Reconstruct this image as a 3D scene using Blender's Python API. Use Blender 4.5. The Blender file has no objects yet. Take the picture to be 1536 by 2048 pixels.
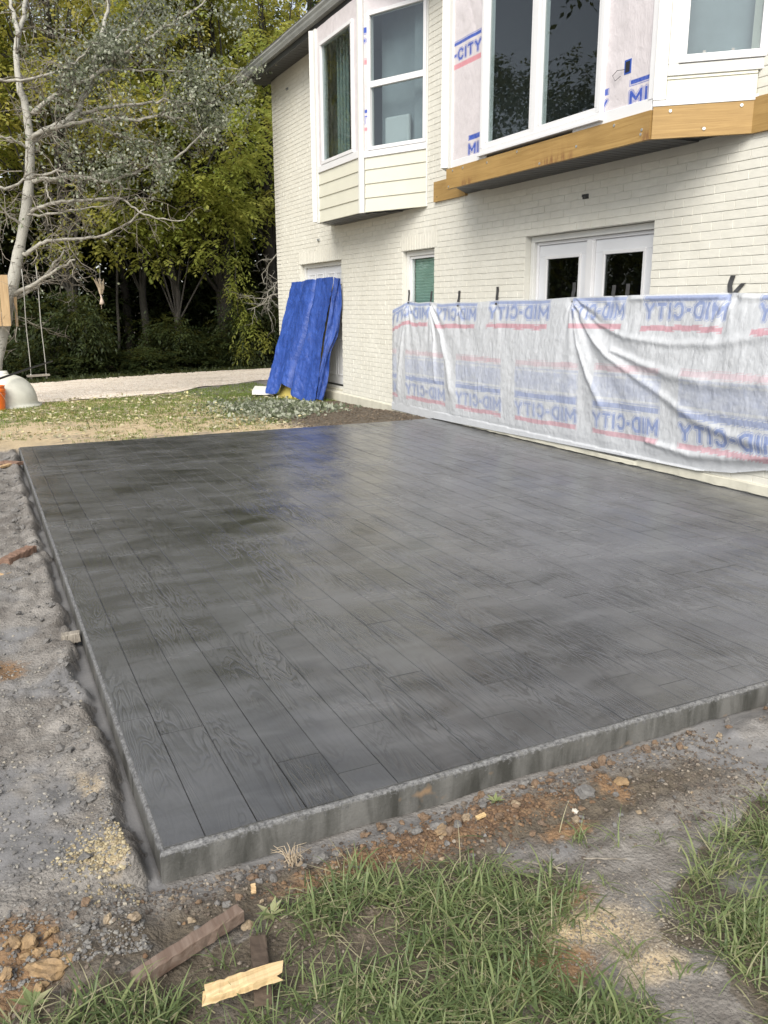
import bpy, math, random
import numpy as np
from mathutils import Matrix, Vector, Euler

# ------------------------------------------------------------------ camera, sky, sun, exposure
SC = bpy.context.scene
COL = SC.collection
CAM = np.array([-0.2932, -1.9586, 1.39])
YAW, PITCH, ROLL, FPX = 0.452119, 0.244173, -0.004235, 1652.25

cam_data = bpy.data.cameras.new('camera')
cam_data.sensor_fit = 'VERTICAL'
cam_data.sensor_height = 36.0
cam_data.lens = 36.0 * FPX / 2048.0
cam_data.clip_start = 0.05
cam_data.clip_end = 1500
cam = bpy.data.objects.new('camera', cam_data)
COL.objects.link(cam)
_f = Vector((math.sin(YAW) * math.cos(PITCH), math.cos(YAW) * math.cos(PITCH), -math.sin(PITCH)))
_r = Vector((math.cos(YAW), -math.sin(YAW), 0))
_u = _r.cross(_f)
_r2 = _r * math.cos(ROLL) + _u * math.sin(ROLL)
_u2 = _u * math.cos(ROLL) - _r * math.sin(ROLL)
mw = Matrix(((_r2.x, _u2.x, -_f.x, CAM[0]), (_r2.y, _u2.y, -_f.y, CAM[1]), (_r2.z, _u2.z, -_f.z, CAM[2]), (0, 0, 0, 1)))
cam.matrix_world = mw
SC.camera = cam

SUN_EL, SUN_AZ = math.radians(42), math.radians(-140)     # azimuth measured from +Y towards +X
world = bpy.data.worlds.new('World')
SC.world = world
world.use_nodes = True
wn = world.node_tree
wn.nodes.clear()
w_out = wn.nodes.new('ShaderNodeOutputWorld')
w_bg = wn.nodes.new('ShaderNodeBackground')
w_sky = wn.nodes.new('ShaderNodeTexSky')
w_sky.sky_type = 'NISHITA'
w_sky.sun_disc = False
w_sky.sun_elevation = SUN_EL
w_sky.sun_rotation = SUN_AZ
w_sky.air_density = 1.0
w_sky.dust_density = 1.2
w_sky.ozone_density = 1.0
w_hs = wn.nodes.new('ShaderNodeHueSaturation')
w_hs.inputs['Saturation'].default_value = 0.36
wn.links.new(w_sky.outputs[0], w_hs.inputs['Color'])
wn.links.new(w_hs.outputs[0], w_bg.inputs[0])
w_bg.inputs[1].default_value = 0.054
wn.links.new(w_bg.outputs[0], w_out.inputs[0])

sun_data = bpy.data.lights.new('sun', 'SUN')
sun_data.energy = 1.5
sun_data.angle = math.radians(42)
sun_data.color = (1.0, 0.95, 0.87)
sun = bpy.data.objects.new('sun', sun_data)
COL.objects.link(sun)
_sd = Vector((math.sin(SUN_AZ) * math.cos(SUN_EL), math.cos(SUN_AZ) * math.cos(SUN_EL), math.sin(SUN_EL)))
sun.rotation_euler = _sd.to_track_quat('Z', 'Y').to_euler()

SC.view_settings.view_transform = 'Standard'
SC.view_settings.look = 'None'
SC.view_settings.gamma = 1.0
SC.view_settings.exposure = 1.88
SC.view_settings.use_curve_mapping = False
SC.render.engine = 'CYCLES'
SC.cycles.max_bounces = 8
SC.cycles.transparent_max_bounces = 12
SC.cycles.use_denoising = True

rng = np.random.default_rng(7)
random.seed(7)

# ------------------------------------------------------------------ numpy noise
def _hash(ix, iy, seed):
    n = (ix.astype(np.int64) * 374761393 + iy.astype(np.int64) * 668265263 + seed * 974634777) & 0x7fffffff
    n = ((n ^ (n >> 13)) * 1274126177) & 0x7fffffff
    return ((n ^ (n >> 16)) & 0xffff) / 65535.0

def vnoise(x, y, seed=0):
    ix, iy = np.floor(x), np.floor(y)
    fx, fy = x - ix, y - iy
    fx = fx * fx * (3 - 2 * fx); fy = fy * fy * (3 - 2 * fy)
    a = _hash(ix, iy, seed); b = _hash(ix + 1, iy, seed); c = _hash(ix, iy + 1, seed); d = _hash(ix + 1, iy + 1, seed)
    return (a * (1 - fx) + b * fx) * (1 - fy) + (c * (1 - fx) + d * fx) * fy

def fbm(x, y, scale=1.0, octv=4, seed=0, gain=0.5):
    x = np.asarray(x, float) * scale; y = np.asarray(y, float) * scale
    s = 0; a = 1; t = 0
    for o in range(octv):
        s = s + a * vnoise(x + 17.3 * o, y - 9.1 * o, seed + o); t += a
        a *= gain; x = x * 2.03; y = y * 2.03
    return s / t

def sstep(a, b, x):
    t = np.clip((np.asarray(x, float) - a) / (b - a), 0, 1)
    return t * t * (3 - 2 * t)

def in_poly(x, y, poly):
    x = np.asarray(x, float); y = np.asarray(y, float)
    r = np.zeros(x.shape, bool); n = len(poly)
    for i in range(n):
        x0, y0 = poly[i]; x1, y1 = poly[(i + 1) % n]
        c = ((y0 > y) != (y1 > y)) & (x < (x1 - x0) * (y - y0) / (y1 - y0 + 1e-12) + x0)
        r ^= c
    return r

def poly_dist(px, py, pts):
    d = np.full(np.shape(px), 1e9); tt = np.zeros(np.shape(px)); n = len(pts) - 1
    for i in range(n):
        ax, ay = pts[i]; bx, by = pts[i + 1]
        vx, vy = bx - ax, by - ay
        t = np.clip(((px - ax) * vx + (py - ay) * vy) / (vx * vx + vy * vy), 0, 1)
        dd = np.hypot(px - ax - t * vx, py - ay - t * vy)
        m = dd < d
        d = np.where(m, dd, d); tt = np.where(m, (i + t) / n, tt)
    return d, tt

# ------------------------------------------------------------------ mesh helpers
def link(name, me, mat=None, parent=None, smooth=False):
    o = bpy.data.objects.new(name, me)
    COL.objects.link(o)
    if parent is not None:
        o.parent = parent
    if mat is not None and me is not None and len(me.materials) == 0:
        me.materials.append(mat)
    if me is not None:
        me.polygons.foreach_set('use_smooth', np.full(len(me.polygons), bool(smooth)))
    return o

def tag(o, label=None, cat=None, group=None, kind=None):
    if label: o['label'] = label
    if cat: o['category'] = cat
    if group: o['group'] = group
    if kind: o['kind'] = kind
    return o

def thing(name, label, cat, loc=(0, 0, 0), group=None):
    o = bpy.data.objects.new(name, None)
    COL.objects.link(o)
    o.location = loc
    o.empty_display_size = 0.1
    return tag(o, label, cat, group)

def npmesh(name, V, F, attrs=None, mat=None):
    """V (n,3), F (m,k) array of quads or tris; attrs: name -> (n,) or (n,3)"""
    V = np.asarray(V, np.float32); F = np.asarray(F, np.int32)
    me = bpy.data.meshes.new(name)
    m, k = F.shape
    me.vertices.add(len(V)); me.vertices.foreach_set('co', V.ravel())
    me.loops.add(m * k); me.loops.foreach_set('vertex_index', F.ravel())
    me.polygons.add(m)
    me.polygons.foreach_set('loop_start', np.arange(0, m * k, k, dtype=np.int32))
    me.polygons.foreach_set('loop_total', np.full(m, k, np.int32))
    me.update(calc_edges=True)
    if attrs:
        for an, av in attrs.items():
            av = np.asarray(av, np.float32)
            if av.ndim == 1:
                at = me.attributes.new(an, 'FLOAT', 'POINT'); at.data.foreach_set('value', av)
            else:
                at = me.attributes.new(an, 'FLOAT_VECTOR', 'POINT'); at.data.foreach_set('vector', av.ravel())
    if mat: me.materials.append(mat)
    return me

def grid_faces(nu, nv):
    i = np.arange(nu * nv).reshape(nu, nv)
    return np.stack([i[:-1, :-1], i[1:, :-1], i[1:, 1:], i[:-1, 1:]], -1).reshape(-1, 4)

class MB:
    def __init__(s): s.v = []; s.f = []
    def add(s, V, F):
        b = len(s.v); s.v += [tuple(map(float, p)) for p in V]; s.f += [tuple(b + i for i in f) for f in F]
        return s
    def box(s, x0, x1, y0, y1, z0, z1):
        return s.hexa([(x0, y0, z0), (x1, y0, z0), (x1, y1, z0), (x0, y1, z0), (x0, y0, z1), (x1, y0, z1), (x1, y1, z1), (x0, y1, z1)])
    def hexa(s, P):
        return s.add(P, [(0, 3, 2, 1), (4, 5, 6, 7), (0, 1, 5, 4), (1, 2, 6, 5), (2, 3, 7, 6), (3, 0, 4, 7)])
    def prism(s, poly, z0, z1):
        n = len(poly)
        return s.add([(x, y, z0) for x, y in poly] + [(x, y, z1) for x, y in poly],
                     [tuple(range(n - 1, -1, -1)), tuple(range(n, 2 * n))] + [(i, (i + 1) % n, n + (i + 1) % n, n + i) for i in range(n)])
    def tube(s, pts, radii, n=6, cap=True):
        pts = [Vector(p) for p in pts]
        rings = []; up = None
        for i, p in enumerate(pts):
            d = (pts[min(i + 1, len(pts) - 1)] - pts[max(i - 1, 0)]).normalized()
            if up is None:
                up = Vector((0, 0, 1)) if abs(d.z) < 0.9 else Vector((1, 0, 0))
            a = d.cross(up).normalized(); b = a.cross(d).normalized(); up = b
            r = radii[i] if hasattr(radii, '__len__') else radii
            rings.append([p + (a * math.cos(2 * math.pi * k / n) + b * math.sin(2 * math.pi * k / n)) * r for k in range(n)])
        F = []
        for i in range(len(pts) - 1):
            for k in range(n):
                F.append((i * n + k, i * n + (k + 1) % n, (i + 1) * n + (k + 1) % n, (i + 1) * n + k))
        if cap:
            F.append(tuple(range(n - 1, -1, -1))); F.append(tuple((len(pts) - 1) * n + k for k in range(n)))
        return s.add([tuple(q) for r in rings for q in r], F)
    def mesh(s, name, mat=None):
        me = bpy.data.meshes.new(name); me.from_pydata(s.v, [], s.f); me.update()
        if mat: me.materials.append(mat)
        return me
    def build(s, name, mat, parent=None, smooth=False):
        return link(name, s.mesh(name), mat, parent, smooth)

def bevel(o, w=0.004, seg=1):
    md = o.modifiers.new('bevel', 'BEVEL'); md.width = w; md.segments = seg; md.limit_method = 'ANGLE'
    return o

# ------------------------------------------------------------------ materials
class NT:
    def __init__(s, name, rough=0.6, color=(0.5, 0.5, 0.5), spec=None):
        s.m = bpy.data.materials.new(name); s.m.use_nodes = True
        s.t = s.m.node_tree; s.n = s.t.nodes; s.b = s.n['Principled BSDF']
        s.b.inputs['Roughness'].default_value = rough
        s.b.inputs['Base Color'].default_value = (*color, 1)
        if spec is not None: s.b.inputs['Specular IOR Level'].default_value = spec
    def node(s, t, **k):
        n = s.n.new(t)
        for a, b in k.items(): setattr(n, a, b)
        return n
    def set(s, n, i, v):
        if isinstance(v, bpy.types.NodeSocket): s.t.links.new(v, n.inputs[i])
        elif isinstance(v, (tuple, list)) and len(v) == 3 and n.inputs[i].type == 'RGBA': n.inputs[i].default_value = (*v, 1)
        else: n.inputs[i].default_value = v
    def coord(s, kind='Object', scale=(1, 1, 1), rot=(0, 0, 0), offs=None):
        if kind == 'World': o = s.node('ShaderNodeNewGeometry').outputs['Position']
        else: o = s.node('ShaderNodeTexCoord').outputs[kind]
        mp = s.node('ShaderNodeMapping'); s.set(mp, 0, o); mp.inputs['Scale'].default_value = scale; mp.inputs['Rotation'].default_value = rot
        if offs is not None: s.set(mp, 1, offs)
        return mp.outputs[0]
    def noise(s, vec, scale=5, det=4, rough=0.5, dist=0):
        n = s.node('ShaderNodeTexNoise'); s.set(n, 'Vector', vec)
        n.inputs['Scale'].default_value = scale; n.inputs['Detail'].default_value = det
        n.inputs['Roughness'].default_value = rough; n.inputs['Distortion'].default_value = dist
        return n.outputs['Fac']
    def voro(s, vec, scale=5, feature='F1', out='Distance', rand=1):
        n = s.node('ShaderNodeTexVoronoi', feature=feature); s.set(n, 'Vector', vec); n.inputs['Scale'].default_value = scale
        n.inputs['Randomness'].default_value = rand
        return n.outputs[out]
    def attr(s, name, out='Fac'):
        n = s.node('ShaderNodeAttribute', attribute_name=name); return n.outputs[out]
    def ramp(s, fac, stops):
        n = s.node('ShaderNodeValToRGB'); s.set(n, 0, fac); e = n.color_ramp.elements
        while len(e) < len(stops): e.new(0.5)
        for el, (p, c) in zip(e, stops):
            el.position = p; el.color = (*c, 1) if hasattr(c, '__len__') else (c, c, c, 1)
        return n.outputs[0]
    def rng(s, v, a, b, c, d):
        n = s.node('ShaderNodeMapRange'); s.set(n, 0, v)
        for i, q in enumerate((a, b, c, d)): n.inputs[1 + i].default_value = q
        return n.outputs[0]
    def mix(s, fac, a, b, mode='MIX'):
        n = s.node('ShaderNodeMix', data_type='RGBA', blend_type=mode)
        s.set(n, 0, fac); s.set(n, 6, a); s.set(n, 7, b); return n.outputs[2]
    def math(s, op, a, b=0.0):
        n = s.node('ShaderNodeMath', operation=op); s.set(n, 0, a); s.set(n, 1, b); return n.outputs[0]
    def bump(s, h, strength=0.5, dist=0.01, prev=None):
        n = s.node('ShaderNodeBump'); n.inputs['Strength'].default_value = strength; n.inputs['Distance'].default_value = dist
        s.set(n, 'Height', h)
        if prev is not None: s.set(n, 'Normal', prev)
        return n.outputs[0]
    def out(s, color=None, rough=None, normal=None):
        if color is not None: s.set(s.b, 'Base Color', color)
        if rough is not None: s.set(s.b, 'Roughness', rough)
        if normal is not None: s.set(s.b, 'Normal', normal)
        return s.m

def m_paint(name, color, rough=0.5, var=0.12, scale=3, bump=0.0, bscale=60):
    k = NT(name, rough)
    w = k.coord('World')
    f = k.noise(w, scale, 5, 0.6)
    c2 = tuple(x * (1 - var) for x in color)
    nrm = k.bump(k.noise(w, bscale, 4, 0.6), bump, 0.004) if bump else None
    return k.out(k.mix(k.rng(f, 0.3, 0.7, 0, 1), c2, color), normal=nrm)

def m_slab():
    k = NT('stamped_concrete', 0.3)
    w = k.coord('World')
    ob = k.coord('Object')
    rnd = k.node('ShaderNodeObjectInfo').outputs['Random']
    big = k.noise(k.coord('World', (0.55, 1.3, 1), (0, 0, 0.15)), 1.3, 3, 0.55, 0.6)
    mid = k.noise(k.coord('World', (0.8, 1.7, 1), (0, 0, 0.2)), 3.2, 3, 0.5, 0.5)
    fine = k.noise(w, 90, 4, 0.7)
    # stamped wood grain along the board
    offs = k.node('ShaderNodeCombineXYZ'); k.set(offs, 0, k.math('MULTIPLY', rnd, 31.0)); k.set(offs, 1, k.math('MULTIPLY', rnd, 57.0))
    gv = k.coord('Object', (9.0, 1.1, 1), (0, 0, 0), offs.outputs[0])
    gn = k.noise(gv, 1.0, 3, 0.5, 1.0)
    rings = k.math('SINE', k.math('MULTIPLY', gn, 95.0))
    gmask = k.rng(k.noise(k.coord('World', (1.6, 0.7, 1)), 2.2, 2, 0.5), 0.42, 0.62, 0.12, 1.0)
    pores = k.noise(k.coord('Object', (160, 7, 1), (0, 0, 0), offs.outputs[0]), 1.0, 3, 0.6)
    grain = k.math('MULTIPLY', k.math('ADD', k.math('MULTIPLY', rings, 0.5), k.math('MULTIPLY', pores, 0.8)), gmask)
    c = k.mix(k.rng(big, 0.33, 0.68, 0, 1), (0.040, 0.041, 0.042), (0.098, 0.099, 0.104))
    c = k.mix(k.rng(mid, 0.45, 0.75, 0, 0.6), c, (0.135, 0.137, 0.143))
    c = k.mix(k.rng(mid, 0.42, 0.25, 0, 0.65), c, (0.022, 0.022, 0.021))
    c = k.mix(k.rng(rnd, 0, 1, 0, 0.40), c, (0.110, 0.112, 0.117))
    c = k.mix(k.math('MULTIPLY', gmask, k.rng(pores, 0.5, 0.72, 0, 0.45)), c, (0.018, 0.018, 0.018))
    c = k.mix(k.math('MULTIPLY', gmask, k.rng(rings, -0.2, -1.0, 0, 0.5)), c, (0.018, 0.018, 0.018))
    c = k.mix(k.rng(fine, 0.62, 0.8, 0, 0.35), c, (0.13, 0.13, 0.13))
    r = k.math('ADD', k.rng(big, 0.3, 0.7, 0.14, 0.25), k.rng(mid, 0.3, 0.8, -0.02, 0.10))
    n1 = k.bump(grain, 0.55, 0.0022)
    n2 = k.bump(k.math('ADD', k.math('MULTIPLY', k.noise(w, 7, 3, 0.5), 3.0), k.math('MULTIPLY', fine, 0.45)), 0.30, 0.0035, n1)
    k.b.inputs['Specular IOR Level'].default_value = 0.7
    return k.out(c, r, n2)

def m_rim():
    k = NT('raw_concrete_edge', 0.75)
    w = k.coord('World')
    rim = k.attr('rim')
    n = k.noise(w, 30, 5, 0.7)
    n2 = k.noise(k.coord('World', (3.2, 3.2, 0.6)), 3.0, 5, 0.65, 0.5)
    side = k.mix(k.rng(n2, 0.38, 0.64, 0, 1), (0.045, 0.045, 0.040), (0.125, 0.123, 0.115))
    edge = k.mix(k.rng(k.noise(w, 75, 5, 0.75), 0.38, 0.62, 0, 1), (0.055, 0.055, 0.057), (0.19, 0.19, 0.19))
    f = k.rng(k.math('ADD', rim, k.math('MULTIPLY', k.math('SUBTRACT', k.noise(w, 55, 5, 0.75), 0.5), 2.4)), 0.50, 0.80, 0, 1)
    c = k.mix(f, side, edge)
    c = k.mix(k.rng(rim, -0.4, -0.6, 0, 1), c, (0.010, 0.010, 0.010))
    c = k.mix(k.rng(k.noise(w, 7, 3, 0.6), 0.66, 0.74, 0, 0.6), c, (0.30, 0.19, 0.10))
    return k.out(c, k.rng(n2, 0.3, 0.7, 0.4, 0.8), k.bump(n, 0.6, 0.006))

def m_ground():
    k = NT('earth', 0.8)
    w = k.coord('World')
    clay, tan, soil, wet = k.attr('clay'), k.attr('tan'), k.attr('soil'), k.attr('wet')
    n1 = k.noise(w, 6, 6, 0.65, 0.3)
    n2 = k.noise(w, 38, 5, 0.7, 0.2)
    n3 = k.noise(w, 160, 4, 0.7)
    vd = k.voro(w, 95)
    vc = k.voro(w, 95, out='Color')
    mud = k.mix(k.rng(n1, 0.35, 0.66, 0, 1), (0.112, 0.100, 0.088), (0.255, 0.238, 0.218))
    mud = k.mix(k.rng(n2, 0.4, 0.25, 0, 0.8), mud, (0.055, 0.048, 0.043))
    mud = k.mix(k.rng(n2, 0.58, 0.75, 0, 0.5), mud, (0.30, 0.275, 0.24))
    cl = k.mix(k.rng(n2, 0.3, 0.7, 0, 1), (0.13, 0.078, 0.042), (0.27, 0.165, 0.085))
    tn = k.mix(k.rng(n2, 0.3, 0.7, 0, 1), (0.36, 0.265, 0.155), (0.60, 0.49, 0.32))
    so = k.mix(k.rng(n2, 0.3, 0.7, 0, 1), (0.050, 0.040, 0.028), (0.13, 0.105, 0.075))
    def jit(a, s):
        return k.rng(k.math('ADD', a, k.math('MULTIPLY', k.math('SUBTRACT', s, 0.5), 0.9)), 0.3, 0.7, 0, 1)
    c = k.mix(jit(soil, n1), mud, so)
    c = k.mix(jit(clay, n2), c, cl)
    c = k.mix(jit(tan, n1), c, tn)
    c = k.mix(k.rng(n3, 0.6, 0.8, 0, 0.35), c, (0.36, 0.34, 0.31))
    c = k.mix(k.rng(n3, 0.36, 0.22, 0, 0.5), c, (0.03, 0.026, 0.022))
    c = k.mix(k.math('MULTIPLY', wet, 0.8), c, (0.155, 0.155, 0.160))
    r = k.math('SUBTRACT', k.rng(n2, 0.3, 0.7, 0.62, 0.9), k.math('MULTIPLY', wet, 0.32))
    amt = k.math('SUBTRACT', 1.0, k.math('MULTIPLY', wet, 0.9))
    h = k.math('ADD', k.math('MULTIPLY', vd, -0.5), k.math('ADD', k.math('MULTIPLY', n2, 1.2), k.math('MULTIPLY', n3, 0.5)))
    return k.out(c, r, k.bump(k.math('MULTIPLY', h, amt), 0.75, 0.014))

def m_gravel():
    k = NT('white_gravel', 0.85)
    w = k.coord('World')
    vc = k.voro(w, 28, out='Color'); vd = k.voro(w, 28)
    sep = k.node('ShaderNodeSeparateColor'); k.set(sep, 0, vc)
    n = k.noise(k.coord('World', (0.4, 1.3, 1)), 1.5, 4, 0.6)
    c = k.ramp(sep.outputs[0], [(0, (0.38, 0.30, 0.22)), (0.12, (0.64, 0.54, 0.44)), (0.5, (0.76, 0.66, 0.56)), (1, (0.83, 0.77, 0.69))])
    c = k.mix(k.rng(n, 0.5, 0.75, 0, 0.55), c, (0.40, 0.33, 0.25))
    return k.out(c, normal=k.bump(vd, 0.9, 0.03))

def m_leaf(name, cols, trans=0.35, rough=0.55, back=None):
    """leaf material: colour picked by the per-leaf tint attribute, some light passing through"""
    k = NT(name, rough)
    t = k.attr('tint')
    n = len(cols)
    c = k.ramp(t, [(i / (n - 1), col) for i, col in enumerate(cols)])
    if back is not None:
        c = k.mix(k.node('ShaderNodeNewGeometry').outputs['Backfacing'], c, back)
    k.out(c)
    k.b.inputs['Specular IOR Level'].default_value = 0.25
    tr = k.node('ShaderNodeBsdfTranslucent'); k.set(tr, 0, k.mix(0.55, c, (0.50, 0.50, 0.12), 'MIX') if back is None else c)
    mx = k.node('ShaderNodeMixShader'); mx.inputs[0].default_value = trans
    k.t.links.new(k.b.outputs[0], mx.inputs[1]); k.t.links.new(tr.outputs[0], mx.inputs[2])
    k.t.links.new(mx.outputs[0], k.n['Material Output'].inputs[0])
    return k.m

def m_bark(name, a, b, scale=(9, 9, 2.2), white=None, wth=(0.56, 0.68)):
    k = NT(name, 0.85)
    w = k.coord('World', scale)
    n = k.noise(w, 2.2, 5, 0.7, 0.6)
    c = k.mix(k.rng(n, 0.36, 0.62, 0, 1), a, b)
    if white is not None:
        f = k.noise(k.coord('World', (5, 5, 14)), 1.6, 4, 0.7, 0.4)
        c = k.mix(k.rng(f, 0.56, 0.68, 0, 1), white, c)
    return k.out(c, normal=k.bump(n, 0.7, 0.02))

def m_wood(name, a, b, axis=1, rough=0.65, stain=None, sc3=None):
    k = NT(name, rough)
    sc = [26, 26, 26]; sc[axis] = 1.6; sc = sc3 or sc
    g = k.noise(k.coord('Object', tuple(sc)), 1.0, 5, 0.65, 1.2)
    c = k.mix(k.rng(g, 0.34, 0.66, 0, 1), a, b)
    big = k.noise(k.coord('World'), 2.3, 3, 0.5)
    c = k.mix(k.rng(big, 0.4, 0.7, 0, 0.35), c, tuple(x * 0.75 for x in a))
    kn = k.voro(k.coord('World', (1, 1.0, 2.2)), 2.6)
    c = k.mix(k.rng(kn, 0.075, 0.03, 0, 0.75), c, tuple(x * 0.35 for x in a))
    if stain is not None:
        c = k.mix(k.math('MULTIPLY', k.attr('stain'), k.rng(k.noise(k.coord('World', (1, 24, 5)), 1.0, 4, 0.7), 0.4, 0.62, 0, 0.85)), c, stain)
    return k.out(c, normal=k.bump(g, 0.35, 0.004))

def m_film(name, base, blue, red, trans=0.0, rough=0.38, wr=0.5):
    """plastic house-wrap film: print masks come with the mesh as flat lettering"""
    k = NT(name, rough)
    w = k.coord('World')
    n = k.noise(w, 9, 5, 0.65, 0.4)
    c = k.mix(k.rng(n, 0.3, 0.7, 0, 1), tuple(x * 0.90 for x in base), base)
    fade = k.rng(k.noise(w, 55, 4, 0.7), 0.25, 0.6, 0.8, 1.0)
    c = k.mix(k.math('MULTIPLY', k.attr('blue'), fade), c, blue)
    c = k.mix(k.math('MULTIPLY', k.attr('red'), fade), c, red)
    nr = k.bump(k.math('ADD', k.noise(k.coord('World', (1, 2.4, 0.8)), 16, 4, 0.6, 0.8), k.math('MULTIPLY', k.noise(w, 70, 3, 0.6), 0.3)), wr, 0.014)
    k.out(c, normal=nr)
    if trans:
        tr = k.node('ShaderNodeBsdfTranslucent'); k.set(tr, 0, c)
        mx = k.node('ShaderNodeMixShader'); mx.inputs[0].default_value = trans
        k.t.links.new(k.b.outputs[0], mx.inputs[1]); k.t.links.new(tr.outputs[0], mx.inputs[2])
        k.t.links.new(mx.outputs[0], k.n['Material Output'].inputs[0])
    return k.m

def m_glass(name, tint=(0.75, 0.80, 0.80), ior=1.7):
    k = NT(name)
    k.n.remove(k.b)
    fr = k.node('ShaderNodeFresnel'); fr.inputs[0].default_value = ior
    gl = k.node('ShaderNodeBsdfGlossy'); gl.inputs['Roughness'].default_value = 0.0
    gl.inputs['Color'].default_value = (0.95, 0.98, 1, 1)
    w = k.coord('World')
    k.set(gl, 'Normal', k.bump(k.noise(w, 2.2, 2, 0.5), 0.012, 0.02))
    tr = k.node('ShaderNodeBsdfTransparent'); tr.inputs[0].default_value = (*tint, 1)
    mx = k.node('ShaderNodeMixShader')
    k.set(mx, 0, k.math('MULTIPLY', fr.outputs[0], k.math('SUBTRACT', 1.0, k.node('ShaderNodeNewGeometry').outputs['Backfacing']))); k.t.links.new(tr.outputs[0], mx.inputs[1]); k.t.links.new(gl.outputs[0], mx.inputs[2])
    k.t.links.new(mx.outputs[0], k.n['Material Output'].inputs[0])
    return k.m

def m_tinted(name, cols, rough=0.85, bscale=60, bstr=0.6, bdist=0.006):
    k = NT(name, rough)
    t = k.attr('tint')
    c = k.ramp(t, [(i / (len(cols) - 1), col) for i, col in enumerate(cols)])
    w = k.coord('World')
    n = k.noise(w, bscale, 5, 0.7)
    c = k.mix(k.rng(n, 0.35, 0.65, 0, 0.45), c, tuple(x * 0.55 for x in cols[0]))
    return k.out(c, normal=k.bump(n, bstr, bdist))

def m_brick():
    k = NT('painted_brick', 0.62)
    w = k.coord('World')
    rnd = k.node('ShaderNodeObjectInfo').outputs['Random']
    n = k.noise(w, 3, 4, 0.6); f = k.noise(w, 120, 4, 0.65)
    c = k.mix(k.rng(n, 0.3, 0.7, 0, 1), (0.610, 0.592, 0.520), (0.675, 0.660, 0.590))
    c = k.mix(k.rng(k.noise(k.coord('World', (1, 9, 30)), 1.0, 2, 0.5), 0.35, 0.7, 0, 0.5), c, (0.560, 0.548, 0.490))
    c = k.mix(k.rng(f, 0.66, 0.75, 0, 0.25), c, (0.40, 0.38, 0.33))
    return k.out(c, normal=k.bump(k.math('ADD', f, k.math('MULTIPLY', k.noise(w, 28, 4, 0.6), 1.4)), 0.32, 0.005))

BRICK = m_brick()
MORTAR = m_paint('painted_mortar', (0.61, 0.60, 0.54), 0.75, 0.1, 4, 0.4, 90)
PARGE = m_paint('painted_foundation', (0.55, 0.53, 0.44), 0.75, 0.22, 5, 0.9, 22)
WHITE = m_paint('white_vinyl', (0.66, 0.66, 0.665), 0.35, 0.05, 3, 0.08, 40)
TRIM = m_paint('white_trim_board', (0.62, 0.62, 0.59), 0.5, 0.10, 4, 0.15, 70)
CREAM = m_paint('cream_siding', (0.58, 0.57, 0.475), 0.5, 0.06, 4, 0.25, 50)
DOORW = m_paint('white_door', (0.64, 0.65, 0.67), 0.4, 0.05, 3)
DARK = m_paint('dark_soffit', (0.030, 0.031, 0.032), 0.5, 0.25, 4)
SOFFIT = m_paint('charcoal_soffit', (0.060, 0.062, 0.065), 0.45, 0.2, 4)
GUTTER = m_paint('grey_gutter', (0.30, 0.31, 0.30), 0.4, 0.3, 5)
ROOFM = m_paint('dark_shingle', (0.07, 0.065, 0.06), 0.9, 0.4, 14, 0.6, 60)
LEDGER = m_wood('treated_lumber', (0.275, 0.165, 0.050), (0.385, 0.245, 0.085), 1, 0.6, (0.13, 0.045, 0.018), (1.8, 1.6, 34))
SCREW = NT('zinc_screw', 0.35, (0.62, 0.62, 0.60)).m
SCREW.node_tree.nodes['Principled BSDF'].inputs['Metallic'].default_value = 0.8
WRAP = m_film('house_wrap', (0.58, 0.54, 0.55), (0.018, 0.065, 0.36), (0.55, 0.15, 0.19), 0, 0.35, 0.35)
SHEETM = m_film('translucent_sheeting', (0.625, 0.645, 0.675), (0.19, 0.26, 0.51), (0.58, 0.29, 0.34), 0.22, 0.32, 0.42)
GLASS = m_glass('window_glass')
GLASSR = m_glass('coated_glass', (0.80, 0.84, 0.84), 1.9)
GLASSC = m_glass('clear_glass', (0.93, 0.95, 0.95), 1.4)
GLASSD = m_glass('door_glass', (0.45, 0.47, 0.47), 1.75)
ROOM = m_paint('interior_wall', (0.42, 0.44, 0.45), 0.8, 0.1, 1)
BLIND = m_paint('green_blind', (0.30, 0.46, 0.39), 0.5, 0.1, 5)
CURTAIN = m_paint('grey_curtain', (0.30, 0.36, 0.34), 0.8, 0.2, 3)
SHEER = m_paint('blue_grey_pane_back', (0.30, 0.34, 0.36), 0.8, 0.25, 2.5)  # for added panels that lighten the side panes from behind
SHEERW = m_paint('white_pillow', (0.50, 0.53, 0.54), 0.8, 0.1, 3)
TAPE = m_paint('black_tape', (0.060, 0.060, 0.062), 0.45, 0.3, 30)
STAMP = m_slab()
RIM = m_rim()
EARTH = m_ground()
# ------------------------------------------------------------------ terrain
W, L = 4.883, 7.234            # patio slab, metres

GRASS_L = [(-0.45, -0.36), (-0.10, -0.375), (0.10, -0.31), (0.30, -0.27), (0.44, -0.235), (0.64, -0.29), (0.80, -0.345), (0.975, -0.43), (0.95, -0.53),
           (0.80, -0.62), (0.70, -0.72), (0.83, -0.86), (0.95, -1.4), (-0.6, -1.4)]
GRASS_R = [(1.13, -0.86), (1.07, -0.76), (1.16, -0.66), (1.30, -0.58), (1.40, -0.545), (1.55, -0.50), (1.78, -0.44), (2.2, -0.43), (2.9, -0.6), (2.9, -1.6), (0.9, -1.6), (1.0, -1.0)]

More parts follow.
